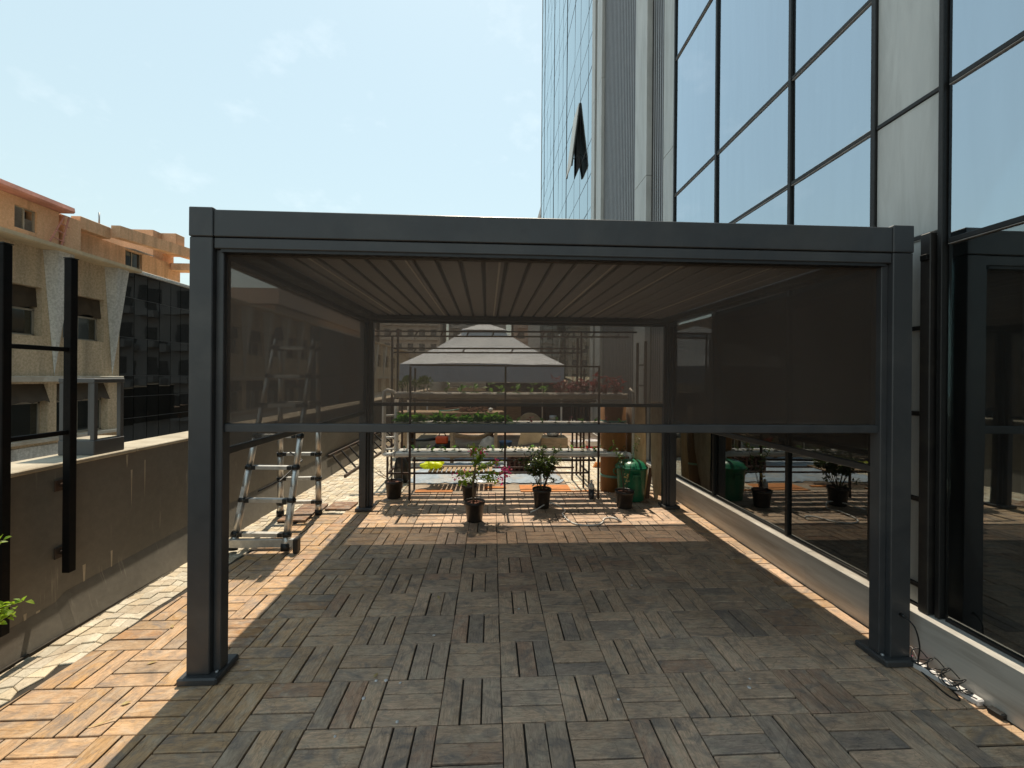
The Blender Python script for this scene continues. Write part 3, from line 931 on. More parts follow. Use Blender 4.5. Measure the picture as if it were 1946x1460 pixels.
# far glazed face
ys = [10.70, 11.20, 12.24, 13.12, 14.55, 15.4, 16.36, 17.66, 18.65, 19.8, 21.0, 22.15]
OPEN = {(12.24, 1), (18.65, 3)}
for k, y in enumerate(ys): vmul(y, .275, TOP, .034 if k not in (4, 7, 10) else .05, .002 if k not in (4, 7, 10) else .012)
for a, b in zip(ys, ys[1:]):
    zz = [.275] + LV + [TOP]
    for z0, z1 in zip(zz, zz[1:]):
        opened = (a == 12.24 and abs(z1 - 9.80) < .1)
        if not opened:
            pane(a + .016, b - .016, z0, z1, 'glass_tower')
            continue
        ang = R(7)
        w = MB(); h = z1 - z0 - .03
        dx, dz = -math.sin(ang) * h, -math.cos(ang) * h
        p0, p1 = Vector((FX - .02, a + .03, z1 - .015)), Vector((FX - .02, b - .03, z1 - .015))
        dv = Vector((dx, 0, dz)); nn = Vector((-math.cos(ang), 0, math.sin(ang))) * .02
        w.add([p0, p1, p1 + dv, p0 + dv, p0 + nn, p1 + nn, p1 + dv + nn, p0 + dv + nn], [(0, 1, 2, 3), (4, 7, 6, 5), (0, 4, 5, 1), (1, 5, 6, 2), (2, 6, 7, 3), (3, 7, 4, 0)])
        win = w.build('open_window', 'clad', GB)  # pale coat stands in for the reflection on the open pane
        fr = MB()
        for q0, q1 in ((p0, p0 + dv), (p1, p1 + dv), (p0 + dv, p1 + dv)):
            fr.bar(q0 - nn * .9, q1 - nn * .9, .05, .03, (0, 1, 0) if q0.y != q1.y else (1, 0, 0))
        fr.bar(p0 + dv * .9 - nn, (FX, a + .03, (p0 + dv).z + .35), .015, .015)
        fr.build('sash_frame', 'mullion', win)
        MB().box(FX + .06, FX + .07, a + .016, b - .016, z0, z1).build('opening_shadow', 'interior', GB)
    for z in LV: hmul(a + .016, b - .016, z, .030, .002, False)
MB().box(FX + .02, 9, 10.7, 22.2, TOP, TOP + .3).build('roof', 'clad', GB)
MB().box(FX - .02, FX + 5, 22.17, 22.25, -.5, TOP).build('end_wall', 'clad', GB)

# ------------------------------------------------------------------ buildings across the gap on the left
AX = -9.5
def rect_wall(mb, x0, x1, ya, yb, za, zb, holes):
    """wall slab with rectangular openings (y0, y1, z0, z1), same-height bands given as rows"""
    rows = sorted({(h[2], h[3]) for h in holes})
    z = za
    for z0, z1 in rows:
        if z0 > z: mb.box(x0, x1, ya, yb, z, z0)
        y = ya
        for h in sorted(h for h in holes if (h[2], h[3]) == (z0, z1)):
            if h[0] > y: mb.box(x0, x1, y, h[0], z0, z1)
            y = h[1]
        if y < yb: mb.box(x0, x1, y, yb, z0, z1)
        z = z1
    if z < zb: mb.box(x0, x1, ya, yb, z, zb)

def tan_block(ya, yb, label, wins, wedges, lower=True):
    T = thing('tan_building', (AX - 3, (ya + yb) / 2, -14), label, 'building')
    holes = [(a, b, 2.40, 3.42) for a, b in wins]
    low = [(a - .12, b + .12, .25, 1.40) for a, b in wins]
    w = MB(); rect_wall(w, AX - .28, AX, ya, yb, -14, 4.24, holes + low)
    w.build('wall', 'tan', T)
    MB().box(AX - 6, AX - .285, ya, yb, -14, 4.2).build('rear_wall', 'tan_flat', T)
    e = MB().prism([(AX - .3, 4.245), (AX + .42, 4.225), (AX + .45, 4.245), (AX + .45, 4.315), (AX - .3, 4.40)], 'y', ya, yb + .12)
    e.build('eave', 'tan_flat', T)
    MB().box(AX + .002, AX + .13, ya, yb, 1.44, 1.565, .01).build('ledge', 'white_render', T)
    MB().box(AX + .002, AX + .09, ya, yb, .165, .245, .01).build('sill_band', 'white_render', T)
    MB().box(AX + .002, AX + .03, ya, yb - 1.45, -1.1, .10, .01).build('apron_panel', 'grey_pebble', T)
    for a, b in wedges:
        c = a + (b - a) * .55
        mb = MB().add([(AX, a, 4.235), (AX, b, 4.235), (AX + .30, a + .02, 4.235), (AX + .30, c + .12, 4.235), (AX + .01, (a + b) / 2 + .02, 1.57)],
                      [(2, 3, 4), (0, 2, 4), (3, 1, 4), (0, 1, 3, 2)])
        mb.build('tapered_pilaster', 'grey_pebble', T)
    for a, b in wins:
        wn = MB()
        for y in (a + .02, (a + b) / 2, b - .02): wn.box(AX - .20, AX - .16, y - .02, y + .02, 2.40, 2.95)
        wn.box(AX - .20, AX - .16, a, b, 2.40, 2.44); wn.box(AX - .20, AX - .16, a, b, 2.93, 2.97)
        f = wn.build('window', 'alu_frame', T)
        MB().box(AX - .185, AX - .178, a + .04, (a + b) / 2 - .02, 2.44, 2.93).build('pane', 'window_glass', f)
        MB().box(AX - .185, AX - .178, (a + b) / 2 + .02, b - .04, 2.44, 2.93).build('pane', 'window_glass', f)
        MB().box(AX - .27, AX - .26, a, b, 2.40, 3.42).build('room_back', 'interior', f)
        dr = MB(); n = 10
        vs = []
        for i in range(n + 1):
            y = a + (b - a) * i / n
            vs += [(AX - .14 + .03 * math.sin(i * 1.7 + a), y, 3.41), (AX - .10 + .035 * math.sin(i * 2.3 + a), y, 2.99 + .03 * math.sin(i * 1.1 + 2 * a))]
        dr.add(vs, [(2 * i, 2 * i + 2, 2 * i + 3, 2 * i + 1) for i in range(n)], True)
        dr.build('tarpaulin', 'tarp_brown', T)
        if not lower: continue
        a2, b2 = a - .12, b + .12
        wn = MB()
        for y in (a2 + .02, (a2 + b2) / 2, b2 - .02): wn.box(AX - .20, AX - .16, y - .02, y + .02, .25, 1.02)
        wn.box(AX - .20, AX - .16, a2, b2, .25, .29); wn.box(AX - .20, AX - .16, a2, b2, .98, 1.02)
        f = wn.build('window', 'alu_frame', T)
        if a != wins[-2 if len(wins) > 1 else 0][0]:
            MB().box(AX - .185, AX - .178, a2 + .04, (a2 + b2) / 2 - .02, .29, .98).build('pane', 'window_glass', f)
        MB().box(AX - .185, AX - .178, (a2 + b2) / 2 + .02, b2 - .04, .29, .98).build('pane', 'window_glass', f)
        MB().box(AX - .27, AX - .26, a2, b2, .25, 1.40).build('room_back', 'interior', f)
        vs = []
        for i in range(n + 1):
            y = a2 + (b2 - a2) * i / n
            vs += [(AX - .10 + .02 * math.sin(i * 1.3 + a), y, 1.40), (AX + .02 + .05 * abs(math.sin(i * 1.3 + a)), y, 1.02 + .03 * math.sin(i * 2.1 + a))]
        MB().add(vs, [(2 * i, 2 * i + 2, 2 * i + 3, 2 * i + 1) for i in range(n)], True).build('tarpaulin', 'tarp_brown', T)
    return T
tan_block(2.0, 11.08, 'tan pebbledash building with white tapered pilasters left of the black glazing, seen beside the pergola',
          [(5.48, 6.46), (6.88, 7.86), (8.28, 9.26), (9.68, 10.66)], [(6.46, 6.88), (7.86, 8.28), (9.26, 9.70), (10.66, 11.06)])
tan_block(14.66, 22.2, 'tan pebbledash building with white pilasters seen through the left mesh screen behind the ladder',
          [(15.2, 16.2), (16.7, 17.7), (18.2, 19.2), (19.7, 20.7), (21.0, 21.9)], [(14.75, 15.2), (16.2, 16.65), (17.7, 18.15), (19.2, 19.65), (20.7, 21.0)])
tan_block(31.0, 48.0, 'distant tan building with tall pilasters between the rear left post and the scaffold',
          [(32.4, 33.6), (35.0, 36.2), (37.6, 38.8), (40.2, 41.4)], [(31.6, 32.2), (34.0, 34.7), (36.6, 37.3), (39.2, 39.9)], False)

def glass_block(ya, yb, label, ys, zs):
    T = thing('black_glass_building', (AX - 3, (ya + yb) / 2, -14), label, 'building')
    MB().box(AX - 6, AX - .05, ya, yb, -14, 4.30).build('core_wall', 'anthracite_dk', T)
    MB().box(AX - .45, AX + .05, ya, yb, 4.31, 4.40, .01).build('coping', 'grey_pebble', T)
    MB().box(AX - .048, AX - .022, ya, yb, -14, 4.309).build('backing', 'anthracite_dk', T)
    for y0, y1 in zip(ys, ys[1:]):
        for z0, z1 in zip(zs, zs[1:]):
            hy, hz = (y1 - y0) / 2 - .008, (z1 - z0) / 2 - .008
            ta, tb = rnd.gauss(0, .0045), rnd.gauss(0, .0035)
            vs = [(AX - .006 + ta * sy * hy + tb * sz * hz, (y0 + y1) / 2 + sy * hy, (z0 + z1) / 2 + sz * hz) for sy, sz in ((-1, -1), (1, -1), (1, 1), (-1, 1))]
            vs += [(AX - .02, v[1], v[2]) for v in vs]
            MB().add(vs, [(0, 1, 2, 3), (0, 4, 5, 1), (1, 5, 6, 2), (2, 6, 7, 3), (3, 7, 4, 0)]).build('pane', 'black_glass', T)
    jb = MB()
    for z in zs[1:-1]: jb.box(AX - .021, AX + .002, ya, yb, z - .005, z + .005)
    jb.build('joint_strips', 'lantern', T)
    return T
glass_block(11.10, 14.64, 'glossy black glazed building block just left of the front left post',
            [11.10, 11.52, 11.95, 12.36, 12.78, 13.17, 13.58, 14.0, 14.64], [-1.6, -.35, .46, 1.03, 1.58, 2.58, 3.63, 4.30])
glass_block(22.3, 30.9, 'dark glazed building block seen dimly through the left mesh screen beside the rear post',
            [22.3, 23.7, 25.1, 26.5, 27.9, 29.3, 30.9], [-1.6, -.35, .46, 1.03, 1.58, 2.58, 3.63, 4.30])

# peach roof-top rooms behind the eave
P1 = thing('peach_roof_room', (-13, 8, 4.2), 'peach roof-top room with a pink roof edge at the far left', 'building')
w = MB(); rect_wall(w, -12.3, -12.0, 4.0, 12.1, 4.2, 6.08, [(11.03, 11.55, 5.30, 5.86)]); w.build('wall', 'peach', P1)
MB().box(-15, -12.31, 4.0, 12.1, 4.2, 6.08).build('side_wall', 'peach', P1)
MB().prism([(-15, 6.09), (-11.72, 6.09), (-11.68, 6.13), (-11.70, 6.24), (-15, 6.34)], 'y', 3.8, 12.22).build('roof', 'pink_roof', P1)
f = MB()
for y in (11.05, 11.29, 11.53): f.box(-12.10, -12.05, y - .012, y + .012, 5.30, 5.86)
for z in (5.31, 5.85): f.box(-12.10, -12.05, 11.03, 11.55, z - .012, z + .012)
f = f.build('window', 'alu_frame', P1)
for k in range(11):
    z = 5.345 + k * .046
    MB().prism([(-12.12, z), (-12.08, z + .03), (-12.075, z + .032), (-12.115, z + .002)], 'y', 11.06, 11.28).build('louver_slat', 'steel', f)
    if k < 6: MB().prism([(-12.12, z), (-12.08, z + .03), (-12.075, z + .032), (-12.115, z + .002)], 'y', 11.30, 11.52).build('louver_slat', 'steel', f)
MB().box(-12.29, -12.28, 11.0, 11.6, 5.25, 5.9).build('room_back', 'interior', f)
P2 = thing('peach_terrace_house', (-13, 14.5, 4.2), 'peach stepped roof-top house with a projecting ring beam behind the tan eave', 'building')
w = MB(); rect_wall(w, -12.6, -12.3, 12.5, 17.0, 4.2, 5.86, [(14.55, 15.22, 5.26, 5.80)]); w.build('wall', 'peach', P2)
MB().box(-16, -12.61, 12.3, 17.0, 4.2, 5.9).build('rear_wall', 'peach', P2)
MB().box(-12.5, -12.0, 12.25, 12.72, 4.2, 6.06).build('pier', 'peach', P2)
MB().box(-16, -12.55, 12.3, 14.0, 5.905, 6.26).build('roof_wall', 'peach', P2)
MB().box(-12.30, -12.02, 12.73, 13.7, 5.86, 6.22, .01).build('ring_beam', 'peach', P2)
MB().prism([(13.7, 5.92), (18.2, 6.25), (18.2, 6.62), (13.7, 6.30)], 'x', -12.02, -11.75).build('ring_beam', 'peach', P2)
MB().box(-12.6, -12.03, 16.4, 16.85, 6.2, 6.98, .01).build('stub_wall', 'peach', P2)
MB().box(-16, -12.55, 16.0, 17.0, 5.91, 6.96).build('stair_room', 'peach', P2)
MB().box(-12.25, -11.4, 16.45, 16.9, 5.60, 5.86).build('canopy_beam', 'peach', P2)
MB().prism([(-12.28, 5.86), (-11.95, 5.80), (-11.95, 5.78), (-12.28, 5.84)], 'y', 14.5, 15.3).build('window_shade', 'steel', P2)
f = MB()
for y in (14.57, 14.88, 15.2): f.box(-12.42, -12.37, y - .015, y + .015, 5.26, 5.80)
f = f.build('window', 'alu_frame', P2)
MB().box(-12.40, -12.39, 14.57, 15.2, 5.26, 5.80).build('pane', 'window_glass', f)
MB().tube([(-12.2, 13.5, 6.2), (-12.2, 13.5, 6.62)], .022, 6).build('aerial', 'steel', P2)
st = MB()
for dx in (0, .4): st.bar((-11.9, 11.6 + dx, 4.8), (-11.9, 12.15 + dx * .3, 6.0), .03, .03)
for k in range(4): st.bar((-11.9, 11.75 + k * .1, 5.1 + k * .22), (-11.9, 12.1 + k * .06, 5.05 + k * .22), .025, .025)
st.build('stair_rail', 'pink_roof', P2)
MB().tube([(-12.2, 17.15, 4.4), (-12.2, 17.15, 5.2)], .03, 6).build('vent_pipe', 'steel', P2)

def far_block(name, x0, x1, y0, y1, z1, m, label, wz=3.1, wy=3.2, faces='xf'):
    T = thing(name, ((x0 + x1) / 2, (y0 + y1) / 2, -14), label, 'building', 'distant city blocks')
    MB().box(x0, x1, y0, y1, -14, z1).build('wall', m, T)
    MB().box(x0 - .4, x1 + .4, y0 - .4, y1 + .4, z1 + .02, z1 + .9).build('roof', m, T)
    wn, bal = MB(), MB()
    z = -2
    while z < z1 - 2:
        x = x0 + 1
        while x < x1 - 1.6:
            wn.box(x, x + wy * .5, y0 - .06, y0 - .01, z, z + wz * .5)
            bal.box(x - .3, x + wy * .5 + .3, y0 - .8, y0 - .07, z - .8, z - .15)
            x += wy
        if x1 < 0:
            y = y0 + 1
            while y < y1 - 1.6:
                wn.box(x1 + .01, x1 + .06, y, y + wy * .5, z, z + wz * .5); y += wy
        z += wz
    tag(wn.build('windows', 'city_win', T), kind='stuff'); tag(bal.build('balconies', m, T), kind='stuff')
far_block('apartment_block', -26, -12.6, 24.8, 44, 5.7, 'city_b', 'low brown apartment block beyond the pilastered building on the left', 2.8, 2.6)
far_block('apartment_tower', -33, -24.5, 84, 96, 16, 'city_a', 'beige apartment tower with pale corner bands far behind the tent', 3.0, 2.6)
far_block('apartment_tower', -23.5, -11, 88, 100, 21, 'city_a', 'beige apartment tower with rows of balconies above the left tent slope', 3.0, 2.4)
far_block('apartment_tower', -9.6, 3.0, 92, 104, 19, 'city_c', 'grey apartment tower hidden mostly behind the tent peak', 3.0, 2.8)
far_block('apartment_tower', 4.6, 14.5, 90, 102, 20, 'city_b', 'dull pink apartment tower above the right tent slope', 3.0, 2.6)
far_block('apartment_tower', 15.6, 30, 86, 98, 19, 'city_c', 'grey apartment tower just left of the vertical facade fins', 3.0, 3.4)
far_block('office_block', 6, 44, 42, 70, 21, 'city_c', 'dark grey office block added unseen behind the glass tower for the black glazing to mirror', 3.4, 3.0)  # unseen block, added to darken what the black glazing reflects
far_block('apartment_tower', -60, -36, 70, 90, 11, 'city_c', 'wide low grey block far left behind the dark glazing', 3.0, 3.0)

# ------------------------------------------------------------------ steel frame and lantern at the parapet
SF = thing('wall_rack', (-2.6, 2.52, .3), 'black steel ladder-like frame bracketed to the inside of the parapet', 'frame')
for y, z0, z1 in ((2.345, .22, 2.305), (2.70, .395, 2.325)):
    p = MB().box(-2.625, -2.580, y - .022, y + .022, z0, z1, .003).build('upright', 'black_steel', SF)
    MB().box(-2.627, -2.578, y - .024, y + .024, z1 + .001, z1 + .006).build('end_cap', 'black_plastic', p)
    for z in (.50, .92):
        MB().box(-2.698, -2.626, y + .03, y + .052, z - .012, z + .012, .003).build('bracket', 'rust_steel', p)
        MB().box(-2.6985, -2.69, y + .005, y + .08, z - .035, z + .035, .002).build('fixing_plate', 'rust_steel', p)
for z in (1.765, 1.258):
    MB().box(-2.614, -2.590, 2.3672, 2.6778, z - .013, z + .013, .003).build('rung', 'black_steel', SF)

LN = thing('lantern', (-2.835, 3.09, 1.058), 'grey box lantern standing on the parapet coping', 'lantern')
x0, x1, y0, y1, zb = -2.95, -2.72, 2.985, 3.215, 1.060
MB().box(x0 - .004, x1 + .004, y0 - .004, y1 + .004, zb, zb + .10, .004).build('base', 'lantern', LN)
MB().box(x0 - .004, x1 + .004, y0 - .004, y1 + .004, zb + .495, zb + .525, .003).build('top_frame', 'lantern', LN)
for x in (x0, x1 - .028):
    for y in (y0, y1 - .028):
        MB().box(x, x + .028, y, y + .028, zb + .101, zb + .494, .002).build('corner_post', 'lantern', LN)
MB().box(x0 + .02, x1 - .02, y0 + .02, y1 - .02, zb + .1005, zb + .107).build('tray', 'coping', LN)

# ------------------------------------------------------------------ plants
def branch(mb, p, d, l, r, n=4, wob=.18, rg=rnd, up=.0):
    pts = [Vector(p)]; d = Vector(d).normalized()
    for i in range(n):
        d = (d + Vector((rg.uniform(-1, 1), rg.uniform(-1, 1), rg.uniform(-1, 1))) * wob + Vector((0, 0, up))).normalized()
        pts.append(pts[-1] + d * l / n)
    mb.tube(pts, r, 6, True, r * .5)
    return pts

def leaves_along(mb, pts, k, l, w, rg=rnd, spread=1.):
    for _ in range(k):
        i = rg.randrange(max(1, len(pts) // 3), len(pts)) if len(pts) > 2 else 1
        a, b = pts[i - 1], pts[i]
        p = a.lerp(b, rg.random())
        d = Vector((rg.uniform(-1, 1), rg.uniform(-1, 1), rg.uniform(-.5, .8))).normalized()
        up = Vector((rg.uniform(-.5, .5), rg.uniform(-.5, .5), 1))
        s = rg.uniform(.65, 1.2)
        mb.leaf(p + d * l * .15 * spread, d, up, l * s, w * s, .2, rg.uniform(0, .5))

def pot(T, rt=.117, rb=.084, h=.225, soil='soil', m='pot'):
    b = MB().lathe([(rb, 0), (rb + .002, .006), (rt - .010, h - .035), (rt - .004, h - .034), (rt, h - .030), (rt, h), (rt - .006, h + .001), (rt - .010, h - .004), (rt - .016, h - .05)], (0, 0, .001), 28)
    p = b.build('pot', m, T)
    sb = MB().lathe([(.0, .012), (rt * .35, .014), (rt * .7, .006), (rt - .014, .0)], (0, 0, h - .026), 20)
    rg = random.Random(int(h * 1000) + len(T.name))
    for _ in range(26):
        a, q = rg.uniform(0, 6.28), rg.uniform(0, rt - .03)
        s = rg.uniform(.004, .010)
        x, y = q * math.cos(a), q * math.sin(a)
        sb.add([(x - s, y, h - .02), (x, y - s, h - .02), (x + s, y, h - .02), (x, y + s, h - .02), (x, y, h - .013 + s)], [(0, 1, 4), (1, 2, 4), (2, 3, 4), (3, 0, 4)])
    sb.build('soil', soil, p)
    return p

GP = 'dark plastic plant pots near the rear of the pergola'
# bougainvillea in the front pot
T = local(thing('potted_bougainvillea', (-.185, 4.70, 0), 'pink flowering bougainvillea in a dark pot, nearest of the rear pots', 'potted plant', GP))
pot(T)
rg = random.Random(3)
st, lf, fl, fp = MB(), MB(), MB(), MB()
st.tube([(-.01, 0, .2), (-.018, 0, .34), (-.014, .01, .46), (.004, .0, .60)], [.013, .011, .0105, .009], 8)
st.tube([(.02, .01, .2), (.028, .02, .33), (.015, .01, .44)], [.006, .005, .004], 6)
br = []
for (p, d, l) in (((.0, 0, .52), (-.9, -.1, .05), .22), ((-.01, 0, .48), (-.5, .5, .1), .2), ((.0, 0, .56), (.2, .2, 1), .24), ((.004, 0, .60), (-.25, .1, 1), .20), ((0, 0, .58), (1, .1, .28), .26),
                  ((0, 0, .50), (1, -.1, .2), .34), ((0, 0, .47), (.9, .2, -.1), .30), ((0, 0, .6), (.5, -.2, .9), .2), ((0, 0, .45), (-.6, -.4, -.1), .18), ((0, 0, .53), (.5, .6, .3), .2)):
    pts = branch(st, p, d, l, .0045, 5, .16, rg)
    br.append(pts); leaves_along(lf, pts, 24, .046, .032, rg)
    for _ in range(2):
        q = branch(st, pts[2 + rg.randrange(3)], Vector(d) + Vector((rg.uniform(-1, 1), rg.uniform(-1, 1), rg.uniform(-.4, .6))), .10, .002, 3, .2, rg)
        leaves_along(lf, q, 12, .042, .030, rg)
    if len(br) in (1, 2, 4, 5, 6, 7, 8):
        c = pts[-1]; big = len(br) == 6
        for _ in range(50 if big else 15):
            o = Vector((rg.gauss(0, 1), rg.gauss(0, 1), rg.gauss(0, 1))) * (.030 if big else .017)
            d2 = o.normalized() if o.length > 1e-4 else Vector((0, 0, 1))
            (fl if rg.random() < .75 else fp).leaf(c + o, d2 + Vector((0, 0, .2)), (rg.uniform(-1, 1), rg.uniform(-1, 1), .6), .026, .024, .3, .1)
st.build('stem', 'bark', T); lf.build('foliage', 'leaf_bright', T); tag(fl.build('flowers', 'bract', T), kind='stuff'); tag(fp.build('flowers', 'bract_pale', T), kind='stuff')

# half-bare plant in the pot behind it
T = local(thing('potted_seedling', (-.285, 5.50, 0), 'spindly plant in a dark pot half hidden behind the pink bougainvillea', 'potted plant', GP))
pot(T, .106, .08, .205)
st, lf = MB(), MB(); rg = random.Random(5)
p1 = branch(st, (.03, 0, .18), (.3, 0, 1), .24, .005, 4, .12, rg)
p2 = branch(st, (.0, 0, .18), (.5, .1, 1), .2, .004, 4, .12, rg)
for q in (p1, p2): leaves_along(lf, q, 7, .06, .035, rg)
st.build('stem', 'twig', T); lf.build('foliage', 'leaf', T)

# shrub
T = local(thing('potted_shrub', (.632, 5.17, 0), 'bushy dark-leaved shrub in a dark pot, right of the bougainvillea', 'potted plant', GP))
pot(T, .120, .088, .235)
st, lf = MB(), MB(); rg = random.Random(11)
for i in range(11):
    a = i / 11 * 6.28 + rg.uniform(-.2, .2); s = rg.uniform(.15, .55)
    pts = branch(st, (.02 * math.cos(a), .02 * math.sin(a), .2), (s * math.cos(a), s * math.sin(a), 1), rg.uniform(.34, .58), .0055, 6, .13, rg)
    leaves_along(lf, pts[3:], 16, .048, .024, rg)
    for _ in range(4):
        q = branch(st, pts[rg.randrange(3, 6)], (rg.uniform(-1, 1), rg.uniform(-1, 1), rg.uniform(0, .9)), rg.uniform(.1, .2), .0025, 3, .25, rg)
        leaves_along(lf, q, 20, .052, .027, rg)
for _ in range(3):
    a = rg.uniform(0, 6.28)
    q = branch(st, (.02, 0, .22), (math.cos(a), math.sin(a), .55), .28, .003, 5, .15, rg); leaves_along(lf, q, 7, .045, .022, rg)
pts = branch(st, (0, 0, .5), (.0, 0, 1), .22, .004, 5, .1, rg); leaves_along(lf, pts, 26, .048, .026, rg)
st.build('stem', 'twig', T); lf.build('foliage', 'leaf_dark', T)

# climber in the pot before the green bin
T = local(thing('potted_climber', (1.665, 5.13, 0), 'thin climbing plant in a dark pot in front of the green bin', 'potted plant', GP))
pot(T, .118, .086, .215)
st, lf, fl = MB(), MB(), MB(); rg = random.Random(21)
for (p, d, l) in (((0, 0, .2), (-.04, .3, 1), .48), ((.02, 0, .2), (.12, .2, 1), .70), ((-.01, 0, .2), (-.12, .2, 1), .66), ((0, .02, .2), (.05, .3, 1), .42)):
    pts = branch(st, p, d, l, .004, 8, .09, rg)
    leaves_along(lf, pts[4:], 26, .042, .024, rg)
for _ in range(16):
    o = Vector((.02 + rg.gauss(0, .014), -.02, .37 + rg.gauss(0, .04)))
    fl.leaf(o, (rg.uniform(-1, 1), -.4, rg.uniform(-1, .4)), (rg.uniform(-1, 1), rg.uniform(-1, 1), 1), .03, .02)
st.build('stem', 'twig', T); lf.build('foliage', 'leaf', T); fl.build('pale_leaves', 'dry_leaf', T)

# bare twigs in the leftmost pot
T = local(thing('potted_bare_plant', (-1.295, 5.62, 0), 'leafless twigs in a dark pot beside the rear left post', 'potted plant', GP))
pot(T, .120, .086, .228)
st = MB(); rg = random.Random(31)
for (d, l) in (((-.7, 0, 1), .36), ((-.35, .1, 1), .34), ((-1, -.1, .9), .30), ((-.15, .1, 1), .26), ((.1, 0, 1), .36), ((.05, .1, 1), .46)):
    pts = branch(st, (-.03, 0, .2), d, l, .0042, 6, .12, rg)
    for _ in range(3): branch(st, pts[rg.randrange(2, 6)], Vector(d) + Vector((rg.uniform(-.8, .8), rg.uniform(-.5, .5), .2)), .1, .0018, 3, .2, rg)
st.build('stem', 'twig', T)

# leafy plant that reaches in at the left edge
T = local(thing('leafy_bush', (-2.50, 2.02, 0), 'bright green leafy branch reaching in at the left edge by the parapet', 'plant'))
pot(T, .13, .10, .24)
T.scale = (.70, .85, 1.0)
st, lf = MB(), MB(); rg = random.Random(41)
st.tube([(0, 0, .2), (.01, 0, .4), (.02, 0, .62)], [.012, .010, .007], 8)
for (p, d, l) in (((.02, 0, .46), (1, -.05, .26), .40), ((.02, 0, .42), (1, .1, .22), .34), ((.02, 0, .44), (1, -.2, .12), .30), ((.02, 0, .62), (.7, 0, .5), .30), ((.02, 0, .58), (.4, .3, .8), .26), ((.02, 0, .5), (-.7, .2, .5), .25), ((.02, 0, .6), (-.2, -.6, .8), .25)):
    pts = branch(st, p, d, l, .005, 5, .08, rg)
    leaves_along(lf, pts, 70, .042, .027, rg)
    for _ in range(4):
        q = branch(st, pts[rg.randrange(2, 6)], Vector(d) + Vector((rg.uniform(-.5, .5), rg.uniform(-.6, .6), rg.uniform(-.3, .4))), .09, .002, 3, .15, rg); leaves_along(lf, q, 16, .042, .026, rg)
lf.leaf((.30, -.02, .545), (.25, 0, -1), (1, -.6, .2), .10, .06, .1, .1)
st.build('stem', 'twig', T); lf.build('foliage', 'leaf_bright', T)

# ------------------------------------------------------------------ telescopic ladder
LD = thing('telescopic_ladder', (-2.15, 4.4, 0), 'aluminium telescopic step ladder standing open behind the left screen', 'ladder')
apex = {-1: Vector((-2.235, 4.42, 2.02)), 1: Vector((-1.845, 4.40, 2.02))}
feet_f = {-1: Vector((-2.345, 3.905, .045)), 1: Vector((-1.865, 3.875, .045))}
feet_b = {-1: Vector((-2.43, 4.93, .02)), 1: Vector((-2.01, 4.96, .02))}
apex_b = {-1: apex[-1] + Vector((.02, .05, 0)), 1: apex[1] + Vector((.02, .05, 0))}
def ladder_side(feet, top, nr, name):
    zs = [.16 + i * (1.90 - .16) / (nr - 1) for i in range(nr)]
    def at(s, z):
        a, b = feet[s], top[s]; t = (z - a.z) / (b.z - a.z)
        return a.lerp(b, t)
    for s in (-1, 1):
        edges = [feet[s].z] + zs + [2.0]
        rail = None
        for i in range(len(edges) - 1):
            r = .034 - .0022 * i
            o = MB().tube([at(s, edges[i]), at(s, edges[i + 1])], r, 14).build('rail' if rail is None else 'rail_section', 'alu', LD if rail is None else rail)
            rail = rail or o
        for i, z in enumerate(zs):
            c = at(s, z); d = (top[s] - feet[s]).normalized()
            MB().tube([c - d * .020, c + d * .020], .040 - .0022 * i, 14).build('collar', 'black_plastic', rail)
        MB().tube([feet[s] - Vector((0, 0, .02)), feet[s] + (top[s] - feet[s]).normalized() * .045], .041, 14).build('rubber_foot', 'black_plastic', rail)
    for i, z in enumerate(zs):
        a, b = at(-1, z), at(1, z); d = (b - a).normalized()
        rg_ = MB().bar(a + d * .03, b - d * .03, .055, .032)
        ro = rg_.build('rung', 'alu_mat', LD)
        MB().bar(a + d * .032, a + d * .075, .058, .036).build('rung_end', 'black_plastic', ro); MB().bar(b - d * .075, b - d * .032, .058, .036).build('rung_end', 'black_plastic', ro)
ladder_side(feet_f, apex, 7, 'front')
ladder_side(feet_b, apex_b, 7, 'back')
for s in (-1, 1):
    h = MB(); c = apex[s] + Vector((.01, .025, .01))
    h.prism([(c.y - .05, c.z - .05), (c.y - .045, c.z + .03), (c.y - .015, c.z + .085), (c.y + .02, c.z + .085), (c.y + .05, c.z + .03), (c.y + .055, c.z - .05)], 'x', c.x - .026, c.x + .026)
    h.build('hinge', 'black_plastic', LD)
    for z0 in (.30,):
        a = feet_f[s].lerp(apex[s], .15); b = feet_f[s].lerp(apex[s], .27)
        off = Vector((0, -.0345, -.004))
        u = Vector((.018, 0, 0))
        MB().add([a - u + off, a + u + off, b + u + off, b - u + off], [(0, 1, 2, 3)]).build('sticker', 'label_white', LD)
sb = MB().box(-2.60, -1.77, 3.87, 3.91, .055, .130, .004).build('stabiliser_bar', 'alu_mat', LD)
for x in (-2.60, -1.77):
    MB().box(x - .022, x + .022, 3.852, 3.928, .001, .14, .01).build('stabiliser_foot', 'black_plastic', sb)
MB().tube([(-2.20, 4.05, .52), (-2.12, 4.3, .56), (-2.05, 4.62, .70), (-2.2, 4.66, .78)], .008, 6).build('strap', 'black_plastic', LD)

